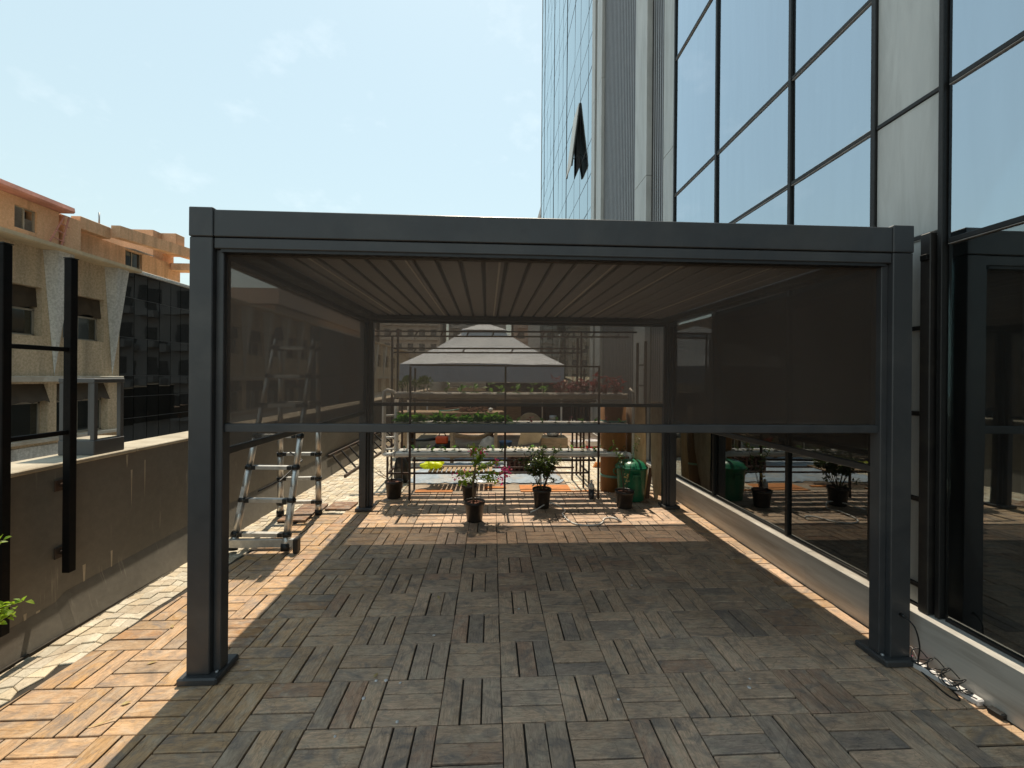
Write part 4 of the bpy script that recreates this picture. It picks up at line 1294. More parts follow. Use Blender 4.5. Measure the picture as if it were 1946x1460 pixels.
# loose deck tiles lying on the cobbles by the ladder
def loose_tile(x, y, z, rz, n, label):
    T = local(thing('loose_deck_tile', (x, y, z), label, 'deck tile', 'loose deck tiles', rz))
    for i in range(n):
        o = MB().box(-.148, .148, -.15 + i * .1 + .003, -.15 + i * .1 + .095, .006, .026, .002).build('plank', 'plank_x', T)
        k = rnd.uniform(.85, 1.15); o.color = (.24 * k, .125 * k, .07 * k, 1)
    MB().box(-.145, .145, -.145, .145, .0, .006).build('base_grid', 'black_plastic', T)
loose_tile(-2.17, 5.16, -.004, R(4), 3, 'reddish loose deck tile on the cobbles, farther left of three behind the ladder')
loose_tile(-1.84, 5.24, -.004, R(-3), 3, 'reddish loose deck tile on the cobbles next to the rear left post')
loose_tile(-2.20, 4.83, .004, R(3), 3, 'reddish loose deck tile between the rear feet of the ladder')

# black ladder lying on its side against the parapet
T = thing('steel_ladder', (-2.5, 8.3, 0), 'dark steel ladder lying on its side against the parapet behind the pergola', 'ladder')
a0, a1 = Vector((-2.66, 6.95, .30)), Vector((-2.66, 10.6, .30))
b0, b1 = Vector((-2.33, 6.75, .02)), Vector((-2.29, 10.4, .02))
for p, q in ((a0, a1), (b0, b1)): MB().bar(p, q, .03, .045).build('rail', 'rust_steel', T)
for i in range(9):
    t = .04 + i * .115
    MB().bar(a0.lerp(a1, t), b0.lerp(b1, t), .022, .022).build('rung', 'black_steel', T)

# ------------------------------------------------------------------ hydroponic rack
HR = thing('hydroponic_rack', (.25, 5.75, 0), 'black steel rack carrying three tiers of white hydroponic pipes', 'plant rack')
for x, y, z in ((-1.066, 5.50, 1.745), (.178, 5.50, 1.757), (1.428, 5.50, 1.768), (-1.115, 6.1, 1.74), (1.36, 6.1, 1.76), (-1.30, 6.12, 1.5)):
    MB().box(x - .013, x + .013, y - .013, y + .013, -.018 if y > 5.87 else .002, z, .002).build('post', 'rust_steel', HR)
MB().box(-1.08, 1.44, 5.488, 5.512, 1.757, 1.779, .002).build('top_rail', 'rust_steel', HR)
for (xa, xb, y, z) in ((-1.52, 1.46, 6.13, .207), (-1.42, 1.30, 6.50, .205), (-1.04, 1.40, 5.535, .512), (-1.04, 1.40, 5.535, .905), (-1.04, 1.40, 5.535, 1.305)):
    MB().box(xa, xb, y - .012, y + .012, z - .013, z + .013, .002).build('shelf_rail', 'rust_steel', HR)
for x in (-1.50, 1.44):
    MB().box(x - .012, x + .012, 6.145, 6.62, .196, .218, .002).build('shelf_rail', 'rust_steel', HR)
for x, y in ((-1.51, 6.13), (1.45, 6.13), (1.28, 6.55), (-1.40, 6.55)):
    MB().box(x - .013, x + .013, y - .013, y + .013, -.018, .60 if x < 0 else 1.30, .002).build('leg', 'rust_steel', HR)
tiers = [(.600, .068), (.995, .07), (1.402, .075)]
for zt, h in tiers:
    for y in (5.70, 5.90):
        pp = MB().box(-1.30, 1.86, y - .058, y + .058, zt - h, zt, .018).build('pipe', 'pvc', HR)
        MB().box(-1.312, -1.301, y - .061, y + .061, zt - h - .003, zt + .003, .004).build('end_cap', 'pvc', pp)
        MB().box(1.861, 1.872, y - .061, y + .061, zt - h - .003, zt + .003, .004).build('end_cap', 'pvc', pp)
    for y, xo in ((5.70, -1.18), (5.90, -1.09)):
        for i in range(17):
            if zt < .6 or (zt < 1.1 and y < 5.8):
                MB().lathe([(.026, 0), (.026, .004), (.020, .006), (.016, .002)], (xo + i * .187 if xo + i * .187 < 1.83 else 1.82, y, zt + .0005), 10).build('net_cup', 'black_plastic', HR)
    MB().bar((-1.1, 5.55, zt - h - .012), (-1.1, 6.1, zt - h - .012), .02, .02).build('cross_bar', 'rust_steel', HR)
    MB().bar((1.39, 5.55, zt - h - .012), (1.39, 6.1, zt - h - .012), .02, .02).build('cross_bar', 'rust_steel', HR)
ris = MB().tube([(-1.47, 5.76, .545), (-1.47, 5.76, 1.34), (-1.465, 5.76, 1.40), (-1.43, 5.76, 1.425), (-1.36, 5.76, 1.41), (-1.31, 5.76, 1.36)], .028, 10).build('riser_pipe', 'pvc', HR)
MB().tube([(-1.31, 5.80, .50), (-1.31, 5.80, 1.30)], .030, 10).build('riser_pipe', 'pvc', HR)
MB().tube([(-1.18, 5.97, .50), (-1.18, 5.97, 1.28)], .018, 8).build('riser_pipe', 'pvc', HR)
for z in (.62, .78, .93, 1.08): MB().tube([(-1.45, 5.765, z), (-1.33, 5.795, z)], .014, 8).build('pipe_link', 'pvc', HR)
MB().tube([(-1.47, 5.76, .555), (-1.40, 5.74, .55), (-1.31, 5.72, .565)], .03, 10).build('elbow', 'pvc', HR)
MB().tube([(1.93, 5.60, .52), (1.93, 5.60, 1.42), (1.90, 5.66, 1.47)], .019, 8).build('drain_pipe', 'pvc', HR)
MB().tube([(1.86, 5.68, .565), (1.885, 5.62, .575), (1.90, 5.58, .55), (1.90, 5.58, .49)], .03, 10).build('elbow', 'pvc', HR)

def plant_mesh(kind, seed):
    rg = random.Random(seed); mb = MB()
    if kind == 'lettuce':
        for _ in range(70):
            a, e = rg.uniform(0, 6.28), rg.uniform(.15, 1.3); l = rg.uniform(.04, .085)
            d = Vector((math.cos(a) * math.cos(e), math.sin(a) * math.cos(e), math.sin(e)))
            mb.leaf(d * rg.uniform(.01, .06), d, (rg.uniform(-.6, .6), rg.uniform(-.6, .6), 1), l, l * .75, .3, .6)
    elif kind == 'bush':
        for _ in range(190):
            a, e, q = rg.uniform(0, 6.28), rg.uniform(-.3, 1.4), rg.uniform(.05, .12)
            d = Vector((math.cos(a) * math.cos(e), math.sin(a) * math.cos(e), math.sin(e)))
            mb.leaf(Vector((0, 0, .08)) + d * q, d + Vector((rg.uniform(-.7, .7), rg.uniform(-.7, .7), .2)), (rg.uniform(-.6, .6), rg.uniform(-.6, .6), 1), .04, .026, .2, .3)
        mb.tube([(0, 0, -.01), (0, 0, .1)], .006, 6)
    elif kind == 'red':
        for _ in range(5):
            p = branch(mb, (0, 0, 0), (rg.uniform(-.7, .7), rg.uniform(-.5, .5), 1), rg.uniform(.1, .24), .003, 4, .18, rg)
            leaves_along(mb, p, 13, .065, .032, rg)
    else:
        p = branch(mb, (0, 0, -.005), (rg.uniform(-.3, .3), rg.uniform(-.3, .3), 1), rg.uniform(.03, .07), .003, 3, .2, rg)
        leaves_along(mb, p, rg.randrange(4, 9), .038, .024, rg)
    return mb
ORD = ['first', 'second', 'third', 'fourth', 'fifth', 'sixth', 'seventh', 'eighth', 'ninth', 'tenth', 'eleventh', 'twelfth', 'thirteenth', 'fourteenth', 'fifteenth', 'sixteenth', 'seventeenth']
protos = {}
def pipe_plant(kind, m, name, x, y, z, s, label, group, seed):
    key = (kind, m, seed % 3)
    if key not in protos:
        o = plant_mesh(kind, seed).build(name, m); protos[key] = o
    else:
        o = protos[key].copy(); COL.objects.link(o)
    o.location = (x, y, z); o.scale = (s, s, s); o.rotation_euler = (0, 0, rnd.uniform(0, 6.28))
    tag(o, label, 'seedling' if kind == 'seed' else 'plant', group)
ZT_ = [t[0] + .001 for t in tiers]
for i, x in enumerate((-1.20, -.98, -.74, -.55, -.36, -.16, .0, .16)):
    pipe_plant('lettuce', 'leaf_green', 'lettuce', x, 5.70, ZT_[1], rnd.uniform(1.1, 1.4), ORD[i] + ' green lettuce from the left on the middle white pipe', 'lettuces on the middle pipe', i)
for i in range(9):
    pipe_plant('seed', 'leaf_red' if i % 3 == 1 else 'leaf_green', 'seedling', .34 + i * .18, 5.70, ZT_[1], 1.4, ORD[i] + ' small seedling right of the lettuces on the middle white pipe', 'seedlings on the middle pipe', i)
for i, x in enumerate((-1.15, -.93)):
    pipe_plant('bush', 'leaf', 'herb_bush', x, 5.75, ZT_[2], 1.05, ('left' if i == 0 else 'right') + ' of two round green herb bushes on the top white pipe', 'herb bushes on the top pipe', i)
for i in range(8):
    pipe_plant('seed', 'leaf_green', 'seedling', -.62 + i * .19, 5.72, ZT_[2], 2.3, ORD[i] + ' seedling between the bushes and the red plants on the top pipe', 'seedlings on the top pipe', i + 1)
for i in range(6):
    pipe_plant('red', 'leaf_red', 'red_plant', .95 + i * .155, 5.74, ZT_[2], rnd.uniform(1.0, 1.25) + (.25 if i == 3 else 0), ORD[i] + ' dark red leafy plant from the left on the top white pipe', 'red plants on the top pipe', i)
for i in range(17):
    x = -1.18 + i * .187
    pipe_plant('seed', 'leaf_green' if i % 4 else 'leaf_dark', 'seedling', x, 5.70, ZT_[0], 1.35, ORD[i] + ' seedling from the left in the front row of the lowest pipe', 'seedlings on the lowest pipe', i)
for i in range(16):
    x = -1.09 + i * .187
    pipe_plant('seed', 'leaf_dark' if i % 3 else 'leaf_green', 'seedling', x, 5.90, ZT_[0], 1.2, ORD[i] + ' seedling from the left in the back row of the lowest pipe', 'seedlings on the lowest pipe', i + 2)

# scaffold trellis behind the rack
TR = thing('scaffold_frame', (0, 6.9, 0), 'tall dark steel scaffold frame with doubled rails standing behind the plant rack', 'scaffold')
for x in (-1.545, -1.635, 1.42, 1.487):
    MB().box(x - .015, x + .015, 6.885, 6.915, -.02, 2.40 if x in (-1.545, 1.487) else 2.28, .002).build('post', 'rust_steel', TR)
for (xa, xb, z) in ((-1.95, 2.44, 2.355), (-1.95, 2.30, 2.275), (-1.62, 1.50, 2.078), (-1.62, 1.50, 2.008)):
    MB().bar((xa, 6.93, z), (xb, 6.93, z + .035 * (xb - xa) / 4), .024, .026).build('rail', 'rust_steel', TR)
for i in range(10):
    x = -1.7 + i * .42
    MB().bar((x, 6.93, 2.275), (x + .05, 6.93, 2.365), .012, .022).build('strut', 'rust_steel', TR)
for i in range(4):
    x = -1.3 + i * .8
    MB().bar((x, 6.93, 2.008), (x + .05, 6.93, 2.09), .012, .022).build('strut', 'rust_steel', TR)
T = thing('wall_ladder', (2.42, 6.5, 0), 'narrow dark steel ladder against the facade pier behind the plywood', 'ladder')
for y in (6.42, 6.78): MB().box(2.38, 2.42, y - .018, y + .018, -.018, 2.2, .002).build('rail', 'rust_steel', T)
for z in (1.15, 1.5, 1.83): MB().box(2.388, 2.412, 6.44, 6.76, z - .012, z + .012, .002).build('rung', 'rust_steel', T)

# ------------------------------------------------------------------ gazebo tent
TN = thing('gazebo_tent', (-.2, 10.75, 0), 'white and blue gazebo tent with a vented pyramid roof behind the plant rack', 'tent')
cx, cy = -.2, 10.78
def ringpts(h, z, n=8, sag=.0):
    pts = []
    for (sx, sy, ex, ey) in ((-1, -1, 1, -1), (1, -1, 1, 1), (1, 1, -1, 1), (-1, 1, -1, -1)):
        for i in range(n):
            t = i / n
            pts.append((cx + h * (sx + (ex - sx) * t), cy + h * (sy + (ey - sy) * t), z + sag * math.sin(math.pi * t)))
    return pts
cn = MB()
rings = [ringpts(1.77, 1.885, 8, .02), ringpts(1.42, 2.09, 8, -.015), ringpts(1.05, 2.33, 8, -.02), ringpts(.70, 2.58, 8, -.015), ringpts(.46, 2.745, 8, 0)]
vs = [tuple(Vector(p) + Vector((0, 0, rnd.uniform(-.014, .014)))) for r in rings for p in r]; n = 32
cn.add(vs, [(i * n + j, i * n + (j + 1) % n, (i + 1) * n + (j + 1) % n, (i + 1) * n + j) for i in range(4) for j in range(n)], False)
roof = cn.build('canopy', 'canvas', TN)
vt = MB(); r0, r1 = ringpts(.56, 2.775, 4), [(cx, cy, 3.02)]
vt.add(r0 + r1, [(j, (j + 1) % 16, 16) for j in range(16)]); vt.build('vent_cap', 'canvas', roof)
vl = MB(); a, b = ringpts(1.772, 1.883, 8, .02), ringpts(1.775, 1.515, 8, .0)
b = [(p[0] + rnd.uniform(-.02, .02), p[1] + rnd.uniform(-.02, .02), p[2] + rnd.uniform(-.012, .012)) for p in b]
vl.add(a + b, [(j, (j + 1) % 32, 32 + (j + 1) % 32, 32 + j) for j in range(32)]); vl.build('valance', 'canvas_blue', TN)
for sx in (-1, 1):
    for sy in (-1, 1):
        MB().box(cx + sx * 1.72 - .018, cx + sx * 1.72 + .018, cy + sy * 1.72 - .018, cy + sy * 1.72 + .018, -.018, 1.9, .002).build('leg', 'pvc', TN)

# ------------------------------------------------------------------ bin, bottle, rolls, boards
T = local(thing('green_bin', (1.875, 5.50, 0), 'green plastic dustbin with a domed lid beside the rear right post', 'bin'))
MB().lathe([(.160, 0), (.165, .012), (.172, .08), (.196, .41), (.203, .415), (.205, .428)], (0, 0, .002), 32).build('body', 'green_plastic', T)
ld = MB().lathe([(.212, .418), (.216, .424), (.216, .440), (.205, .446), (.196, .458), (.16, .500), (.10, .522), (.04, .530), (.0, .531)], (0, 0, 0), 32).build('lid', 'green_plastic', T)
h = MB(); h.box(-.055, .055, -.222, -.198, .345, .372, .005); h.box(-.055, -.045, -.222, -.196, .300, .346, .003); h.box(.045, .055, -.222, -.196, .300, .346, .003)
h.build('handle', 'green_plastic', T)
h = MB(); h.tube([(-.205, -.03, .33), (-.245, -.03, .36), (-.25, -.03, .40), (-.21, -.03, .42)], .008, 6); h.build('handle', 'green_plastic', T)
T = local(thing('bottle', (1.345, 5.54, 0), 'plastic bottle of dark liquid standing on the deck beside the rack', 'bottle'))
MB().lathe([(.036, 0), (.039, .006), (.039, .125)], (0, 0, .002), 18).build('liquid', 'amber', T)
MB().lathe([(.0395, .126), (.0395, .160), (.034, .185), (.016, .200), (.014, .215)], (0, 0, .002), 18).build('shoulder', 'bottle_pale', T)
MB().lathe([(.016, .2155), (.017, .222), (.017, .238), (.012, .242)], (0, 0, .002), 14).build('cap', 'white_plastic', T)

T = local(thing('cardboard_roll', (1.765, 5.98, 0), 'thick brown cardboard roll with teal tape standing behind the green bin', 'roll'))
MB().lathe([(.180, 0), (.181, 1.22), (.13, 1.222), (.13, .9)], (0, 0, -.018), 32).build('tube', 'card', T)
for z in (.20, .98): MB().lathe([(.1825, z), (.1825, z + .035)], (0, 0, 0), 32).build('tape_band', 'tape', T)
T = local(thing('cardboard_roll', (2.09, 6.06, 0), 'slim dull brown roll standing right of the thick cardboard roll', 'roll'))
MB().lathe([(.105, 0), (.106, 1.23), (.07, 1.232), (.07, .9)], (0, 0, -.018), 28).build('tube', 'card_dk', T)
for z in (.35, .86): MB().lathe([(.1075, z), (.1075, z + .03)], (0, 0, 0), 28).build('tape_band', 'tape', T)

def lean_board(poly, y0, tilt, th, m, label, name='plywood_board'):
    b = MB().prism(poly, 'y', 0, th)
    b.v = [(x, y + y0 + z * math.tan(tilt), z) for x, y, z in b.v]
    mx = sum(p[0] for p in poly) / len(poly)
    return one(b, name, m, (mx, y0, 0), label, 'board', 'boards leaning by the rear right post')
lean_board([(2.035, .003), (2.155, .003), (2.158, .42), (1.985, .42)], 5.63, R(4), .012, 'plywood', 'short orange-brown plywood offcut behind the green bin')
lean_board([(1.975, .423), (2.148, .36), (2.15, 1.26), (2.02, 1.27), (1.985, .70)], 5.66, R(4), .014, 'plywood', 'pale plywood sheet with a ragged left edge above the green bin')
lean_board([(2.18, .003), (2.225, .003), (2.30, .30), (2.355, .70), (2.375, 1.30), (2.155, 1.30), (2.150, .40)], 5.47, R(4), .014, 'plywood', 'tall pale plank tapering to its foot beside the rear right post')
lean_board([(2.075, .003), (2.12, .003), (2.175, .40), (2.13, .41)], 5.50, R(3), .02, 'plywood_dk', 'short dark brown board leaning behind the tapering plank')
lean_board([(2.30, -.017), (2.42, -.017), (2.42, 1.1), (2.36, 1.1)], 5.75, R(3), .018, 'plywood', 'narrow pale board half hidden by the rear right post')

# white hose on the deck
hp = [(.47, 4.95), (.55, 4.98), (.63, 5.06), (.70, 5.13), (.77, 5.15), (.84, 5.10), (.895, 5.02), (.88, 4.95), (.845, 4.90), (.85, 4.80), (.87, 4.66), (.92, 4.56), (1.0, 4.51), (1.10, 4.50), (1.19, 4.53), (1.25, 4.60), (1.29, 4.70), (1.35, 4.74), (1.41, 4.73), (1.45, 4.67), (1.47, 4.60)]
hv = []
for i in range(len(hp) - 1):
    p0, p1, p2, p3 = [Vector((*hp[min(max(i + k, 0), len(hp) - 1)], 0)) for k in (-1, 0, 1, 2)]
    for s in range(4):
        t = s / 4
        q = .5 * ((2 * p1) + (p2 - p0) * t + (2 * p0 - 5 * p1 + 4 * p2 - p3) * t * t + (3 * p1 - p0 - 3 * p2 + p3) * t ** 3)
        hv.append((q.x, q.y, .009 + (.05 * math.sin(min(1, len(hv) / 24) * math.pi) if len(hv) < 24 else 0)))
one(MB().tube(hv, .0075, 8), 'white_hose', 'hose', (.9, 4.8, 0), 'white plastic hose curling across the sunlit deck', 'hose')

# ------------------------------------------------------------------ clutter on the terrace behind
def sheet(x0, x1, y0, y1, z, amp, nx, ny, seed, rag=.06):
    rg = random.Random(seed); mb = MB(); vs = []
    for j in range(ny + 1):
        for i in range(nx + 1):
            e = (i in (0, nx)) or (j in (0, ny))
            x = x0 + (x1 - x0) * i / nx + (rg.uniform(-rag, rag) if e else rg.uniform(-.02, .02))
            y = y0 + (y1 - y0) * j / ny + (rg.uniform(-rag, rag) if e else rg.uniform(-.02, .02))
            vs.append((x, y, z + (0 if e else abs(rg.gauss(0, amp)))))
    mb.add(vs, [(j * (nx + 1) + i, j * (nx + 1) + i + 1, (j + 1) * (nx + 1) + i + 1, (j + 1) * (nx + 1) + i) for j in range(ny) for i in range(nx)], True)
    return mb
one(sheet(-1.35, 1.15, 6.42, 8.4, -.012, .018, 34, 26, 5), 'plastic_sheet', 'tarp_pale', (-.1, 7.4, 0), 'crumpled pale blue plastic sheet on the ground beneath the rack', 'sheet')
one(MB().box(.42, 1.42, 5.90, 6.28, -.020, -.008, .003), 'stained_board', 'rust_sheet', (.9, 6.1, 0), 'orange stained board lying behind the deck, right of the middle post', 'board', 'orange boards on the terrace')
one(MB().box(-1.08, -.55, 5.90, 6.06, -.020, -.009, .003), 'stained_board', 'rust_sheet', (-.8, 6.0, 0), 'orange stained board lying behind the deck on the left', 'board', 'orange boards on the terrace')
one(MB().box(-.10, .22, 6.12, 6.19, -.020, -.006, .003), 'stained_board', 'rust_sheet', (.05, 6.15, 0), 'narrow orange board lying behind the deck near the middle post', 'board', 'orange boards on the terrace')

T = thing('wood_slat_stack', (.47, 7.25, 0), 'stack of reddish brown slats under the lowest pipe', 'wood stack')
for k in range(6):
    for q in range(2):
        MB().box(.28 + rnd.uniform(-.02, .02), .66 + rnd.uniform(-.02, .02), 7.10 + q * .16, 7.22 + q * .16, .0 + k * .052, .034 + k * .052, .003).build('slat', 'pallet', T)
for q in range(5):
    x = .30 + q * .08
    MB().box(x, x + .03, 7.05, 7.09, -.018, .31, .003).build('batten', 'pallet', T)
T = thing('wooden_rack_board', (-.55, 6.35, .22), 'slatted wooden board lying on the low black rails', 'board')
for q in range(14):
    MB().box(-.92 + q * .068, -.92 + q * .068 + .05, 6.12, 6.50, .222, .240, .003).build('slat', 'old_wood', T)
MB().box(-.93, .05, 6.40, 6.44, .2405, .253, .002).build('batten', 'old_wood', T)
# yellow bag
def blob(c, r, seed, n=14, k=.25, m=10):
    rg = random.Random(seed); prof = []; mb = MB(); vs = []
    ph = [rg.uniform(0, 6.28) for _ in range(6)]
    for i in range(m + 1):
        th = math.pi * i / m
        for j in range(n):
            a = 2 * math.pi * j / n
            q = 1 + k * (.5 * math.sin(3 * a + ph[0] + th * 2) + .3 * math.sin(5 * a + ph[1]) * math.sin(3 * th + ph[2]) + .3 * math.sin(2 * th + ph[3] + a))
            vs.append((c[0] + r[0] * q * math.sin(th) * math.cos(a), c[1] + r[1] * q * math.sin(th) * math.sin(a), max(c[2] - r[2] * .9, c[2] - r[2] * q * math.cos(th))))
    mb.add(vs, [(i * n + j, i * n + (j + 1) % n, (i + 1) * n + (j + 1) % n, (i + 1) * n + j) for i in range(m) for j in range(n)], True)
    return mb
one(blob((-.88, 6.28, .295), (.16, .10, .055), 3, 30, .5, 16), 'plastic_bag', 'yellow_bag', (-.88, 6.28, .24), 'crumpled bright yellow plastic bag lying on the slatted board', 'bag')
one(blob((-1.36, 6.45, .20), (.12, .12, .24), 8, 18, .35, 12), 'plastic_bag', 'black_bag', (-1.36, 6.45, 0), 'black plastic bag slumped at the left end of the rack', 'bag')
one(blob((-.06, 8.6, .17), (.19, .13, .21), 12, 22, .14, 12), 'sack', 'sackcloth', (-.06, 8.6, 0), 'pale woven sack standing behind the pink flowers', 'sack')
T = local(thing('bucket', (.30, 8.9, -.018), 'blue grey bucket beside the pale woven sack', 'bucket'))
MB().lathe([(.10, 0), (.135, .25), (.142, .255), (.142, .27), (.125, .268), (.095, .02)], (0, 0, 0), 20).build('body', 'blue_plastic', T)
MB().tube([(-.13, 0, .25), (-.09, -.05, .16), (0, -.08, .13), (.09, -.05, .16), (.13, 0, .25)], .004, 6).build('handle', 'steel', T)
for (x, y, lab, tone) in ((1.78, 8.6, 'white bucket with red print under the middle pipe, nearer the shrub', 'a'), (2.12, 8.7, 'white bucket with red print beside the cardboard roll, farther right', 'b')):
    T = local(thing('bucket', (x, y, -.018), lab, 'bucket', 'white buckets with red print'))
    MB().lathe([(.11, 0), (.14, .30), (.147, .305), (.147, .32), (.13, .318), (.10, .02)], (0, 0, 0), 20).build('body', 'white_plastic', T)
    MB().lathe([(.1255, .13), (.1325, .21)], (0, 0, 0), 20).build('print_band', 'red_print', T)
    MB().tube([(-.14, 0, .30), (-.1, -.07, .36), (0, -.1, .38), (.1, -.07, .36), (.14, 0, .30)], .004, 6).build('handle', 'steel', T)
# work bench with brushwood
T = thing('work_bench', (-.8, 8.1, 0), 'rough plank work bench behind the lettuces', 'bench')
for q in range(4):
    MB().box(-1.80 + rnd.uniform(-.06, .06), .22 + rnd.uniform(-.08, .08), 7.88 + q * .12, 7.99 + q * .12, .915, .945 + rnd.uniform(0, .006), .004).build('plank', 'old_wood', T)
MB().box(-1.7, .12, 7.92, 7.97, .83, .913, .004).build('apron', 'old_wood', T)
for x in (-1.65, -.75, .08):
    for y in (7.92, 8.28): MB().box(x - .03, x + .03, y - .03, y + .03, -.018, .829, .004).build('leg', 'old_wood', T)
rg = random.Random(17); mb = MB()
for _ in range(70):
    p = Vector((-.45 + rg.gauss(0, .20), 8.05 + rg.gauss(0, .05), .955 + abs(rg.gauss(0, .03))))
    d = Vector((rg.uniform(-1, 1), rg.uniform(-.4, .4), rg.uniform(-.1, .15))).normalized() * rg.uniform(.05, .16)
    mb.tube([p - d, p + Vector((0, 0, .01)), p + d], .008, 5)
one(mb, 'brushwood_pile', 'scrap', (-.45, 8.05, .95), 'heap of brown brushwood on the work bench', 'brushwood')
one(MB().lathe([(0, 0), (.03, .006), (.045, .03), (.045, .05), (.03, .075), (0, .082)], (-.02, 7.98, .95), 18), 'white_ball', 'pvc', (-.02, 7.98, .95), 'small white ball at the right end of the work bench', 'ball')
one(MB().tube([(-1.0, 7.95, .97), (-.8, 7.95, .975), (-.62, 7.97, 1.0)], .012, 8), 'teal_tool', 'tape', (-.8, 7.95, .95), 'slim teal tool lying on the work bench', 'tool')
# garden machine
T = thing('garden_machine', (-1.05, 8.9, 0), 'orange and black garden machine on the ground behind the rack', 'machine')
b = MB().box(-1.18, -.92, 8.80, 8.98, .20, .36, .03); b.build('housing', 'orange', T)
MB().tube([(-1.02, 8.90, .16), (-.86, 8.90, .18)], .085, 16).build('motor', 'black_plastic', T)
MB().box(-1.20, -.95, 8.78, 9.0, .06, .195, .02).build('base', 'black_plastic', T)
MB().tube([(-1.17, 8.9, .30), (-1.4, 8.92, .27), (-1.75, 8.95, .26)], .03, 8).build('shaft', 'black_plastic', T)
MB().tube([(-1.12, 8.9, .36), (-1.1, 8.9, .42), (-1.0, 8.9, .42), (-.97, 8.9, .36)], .012, 8).build('handle', 'black_plastic', T)
one(MB().tube([(-.85, 8.5, .45), (-.6, 8.55, .40), (-.35, 8.6, .36), (-.15, 8.75, .38), (0, 8.9, .45)], .045, 10), 'flexible_pipe', 'old_wood', (-.45, 8.6, .3), 'thick beige flexible pipe drooping behind the flowers', 'pipe')
T = thing('junk_pile_table', (-.6, 9.4, 0), 'low dark table of scrap behind the orange machine', 'table')
MB().box(-1.9, .1, 9.15, 9.65, .38, .43, .005).build('table_top', 'plywood_dk', T)
for x in (-1.8, 0): MB().box(x - .04, x + .04, 9.2, 9.6, -.018, .379, .004).build('leg', 'plywood_dk', T)
one(MB().box(-.60, -.3, 9.2, 9.5, .432, .60, .01), 'grey_box', 'steel', (-.45, 9.35, .43), 'grey metal box on the low scrap table', 'box')
# round table top, gas cylinder, tilted card
b = MB(); b.tube([(.82, 8.92, .60), (.82, 8.95, .605)], .26, 32)
one(b, 'round_table_top', 'disc', (.82, 8.93, .34), 'round wooden table top standing on edge behind the middle pipe', 'table top')
T = local(thing('gas_cylinder', (1.27, 8.6, .40), 'dull grey gas cylinder with a collar behind the shrub', 'gas cylinder'))
MB().lathe([(.0, 0), (.11, .01), (.13, .06), (.13, .26), (.10, .33), (.04, .36)], (0, 0, 0), 20).build('body', 'steel', T)
MB().lathe([(.075, .34), (.078, .43), (.070, .43), (.068, .34)], (0, 0, 0), 18).build('collar', 'steel', T)
MB().tube([(0, 0, .35), (0, 0, .42)], .018, 8).build('valve', 'steel', T)
one(MB().box(1.0, 1.55, 8.40, 8.85, -.018, .395, .008), 'crate', 'old_wood', (1.27, 8.6, 0), 'wooden crate carrying the grey gas cylinder', 'crate')
one(MB().prism([(.52, .25), (.95, .32), (1.06, .55), (.60, .58)], 'y', 8.30, 8.32), 'cardboard_sheet', 'disc', (.8, 8.3, .25), 'folded beige cardboard sheet behind the shrub', 'cardboard')
T = thing('corrugated_sheet', (.62, 8.0, .15), 'pale corrugated sheet lying over the slat stack', 'sheet')
vs = []
for j in range(2):
    for i in range(41):
        vs.append((.30 + i * .0175, 7.75 + j * .5, .245 + .012 * math.sin(i * 1.57)))
MB().add(vs, [(i, i + 1, 42 + i, 41 + i) for i in range(40)]).build('sheet', 'beige', T)
for x in (.34, .64, .94): MB().box(x - .03, x + .03, 7.8, 8.2, -.018, .228, .004).build('support', 'pallet', T)
T = thing('broom', (1.95, 7.6, 0), 'broom with an orange head leaning by the rear scaffold post', 'broom')
MB().tube([(1.93, 7.5, .06), (2.12, 7.9, 1.02)], .011, 8).build('handle', 'twig', T)
MB().prism([(1.84, -.015), (2.02, -.015), (1.98, .085), (1.89, .085)], 'y', 7.45, 7.52).build('head', 'rust_sheet', T)
# partition, shed and tank beyond the tent
T = thing('brown_partition', (.9, 12.8, 0), 'dark brown partition standing in the shade under the tent', 'partition')
for k in range(6):
    MB().box(-2.2 + k * .78, -2.2 + k * .78 + .76, 12.8, 12.86, -.018, 1.18, .005).build('panel', 'partition' if k % 3 else 'old_wood', T)
T = thing('low_shed', (1.0, 14.3, 0), 'low shed with a beige sheet roof behind the tent', 'shed')
MB().box(-.2, 2.3, 13.6, 15.2, -.018, 1.42).build('wall', 'partition', T)
MB().prism([(13.3, 1.46), (15.4, 1.62), (15.4, 1.66), (13.3, 1.50)], 'x', -.4, 2.45).build('roof', 'beige', T)
T = local(thing('water_tank', (-1.72, 13.6, -.018), 'small pale water tank left of the shed', 'tank'))
MB().lathe([(.30, 0), (.30, 1.5), (.24, 1.58), (.12, 1.60), (.12, 1.66), (0, 1.67)], (0, 0, 0), 24).build('body', 'white_render', T)
for z in (.4, .8, 1.2): MB().lathe([(.301, z - .02), (.315, z), (.301, z + .02)], (0, 0, 0), 24).build('rib', 'white_render', T)
T = thing('end_parapet', (0, 22.1, 0), 'low plastered parapet closing the far end of the terrace', 'wall')
MB().box(-2.69, 2.5, 22.0, 22.2, -.018, 1.0).build('wall_body', 'tan_flat', T)
MB().box(-2.69, 2.5, 21.97, 22.23, 1.002, 1.04, .006).build('coping', 'coping', T)

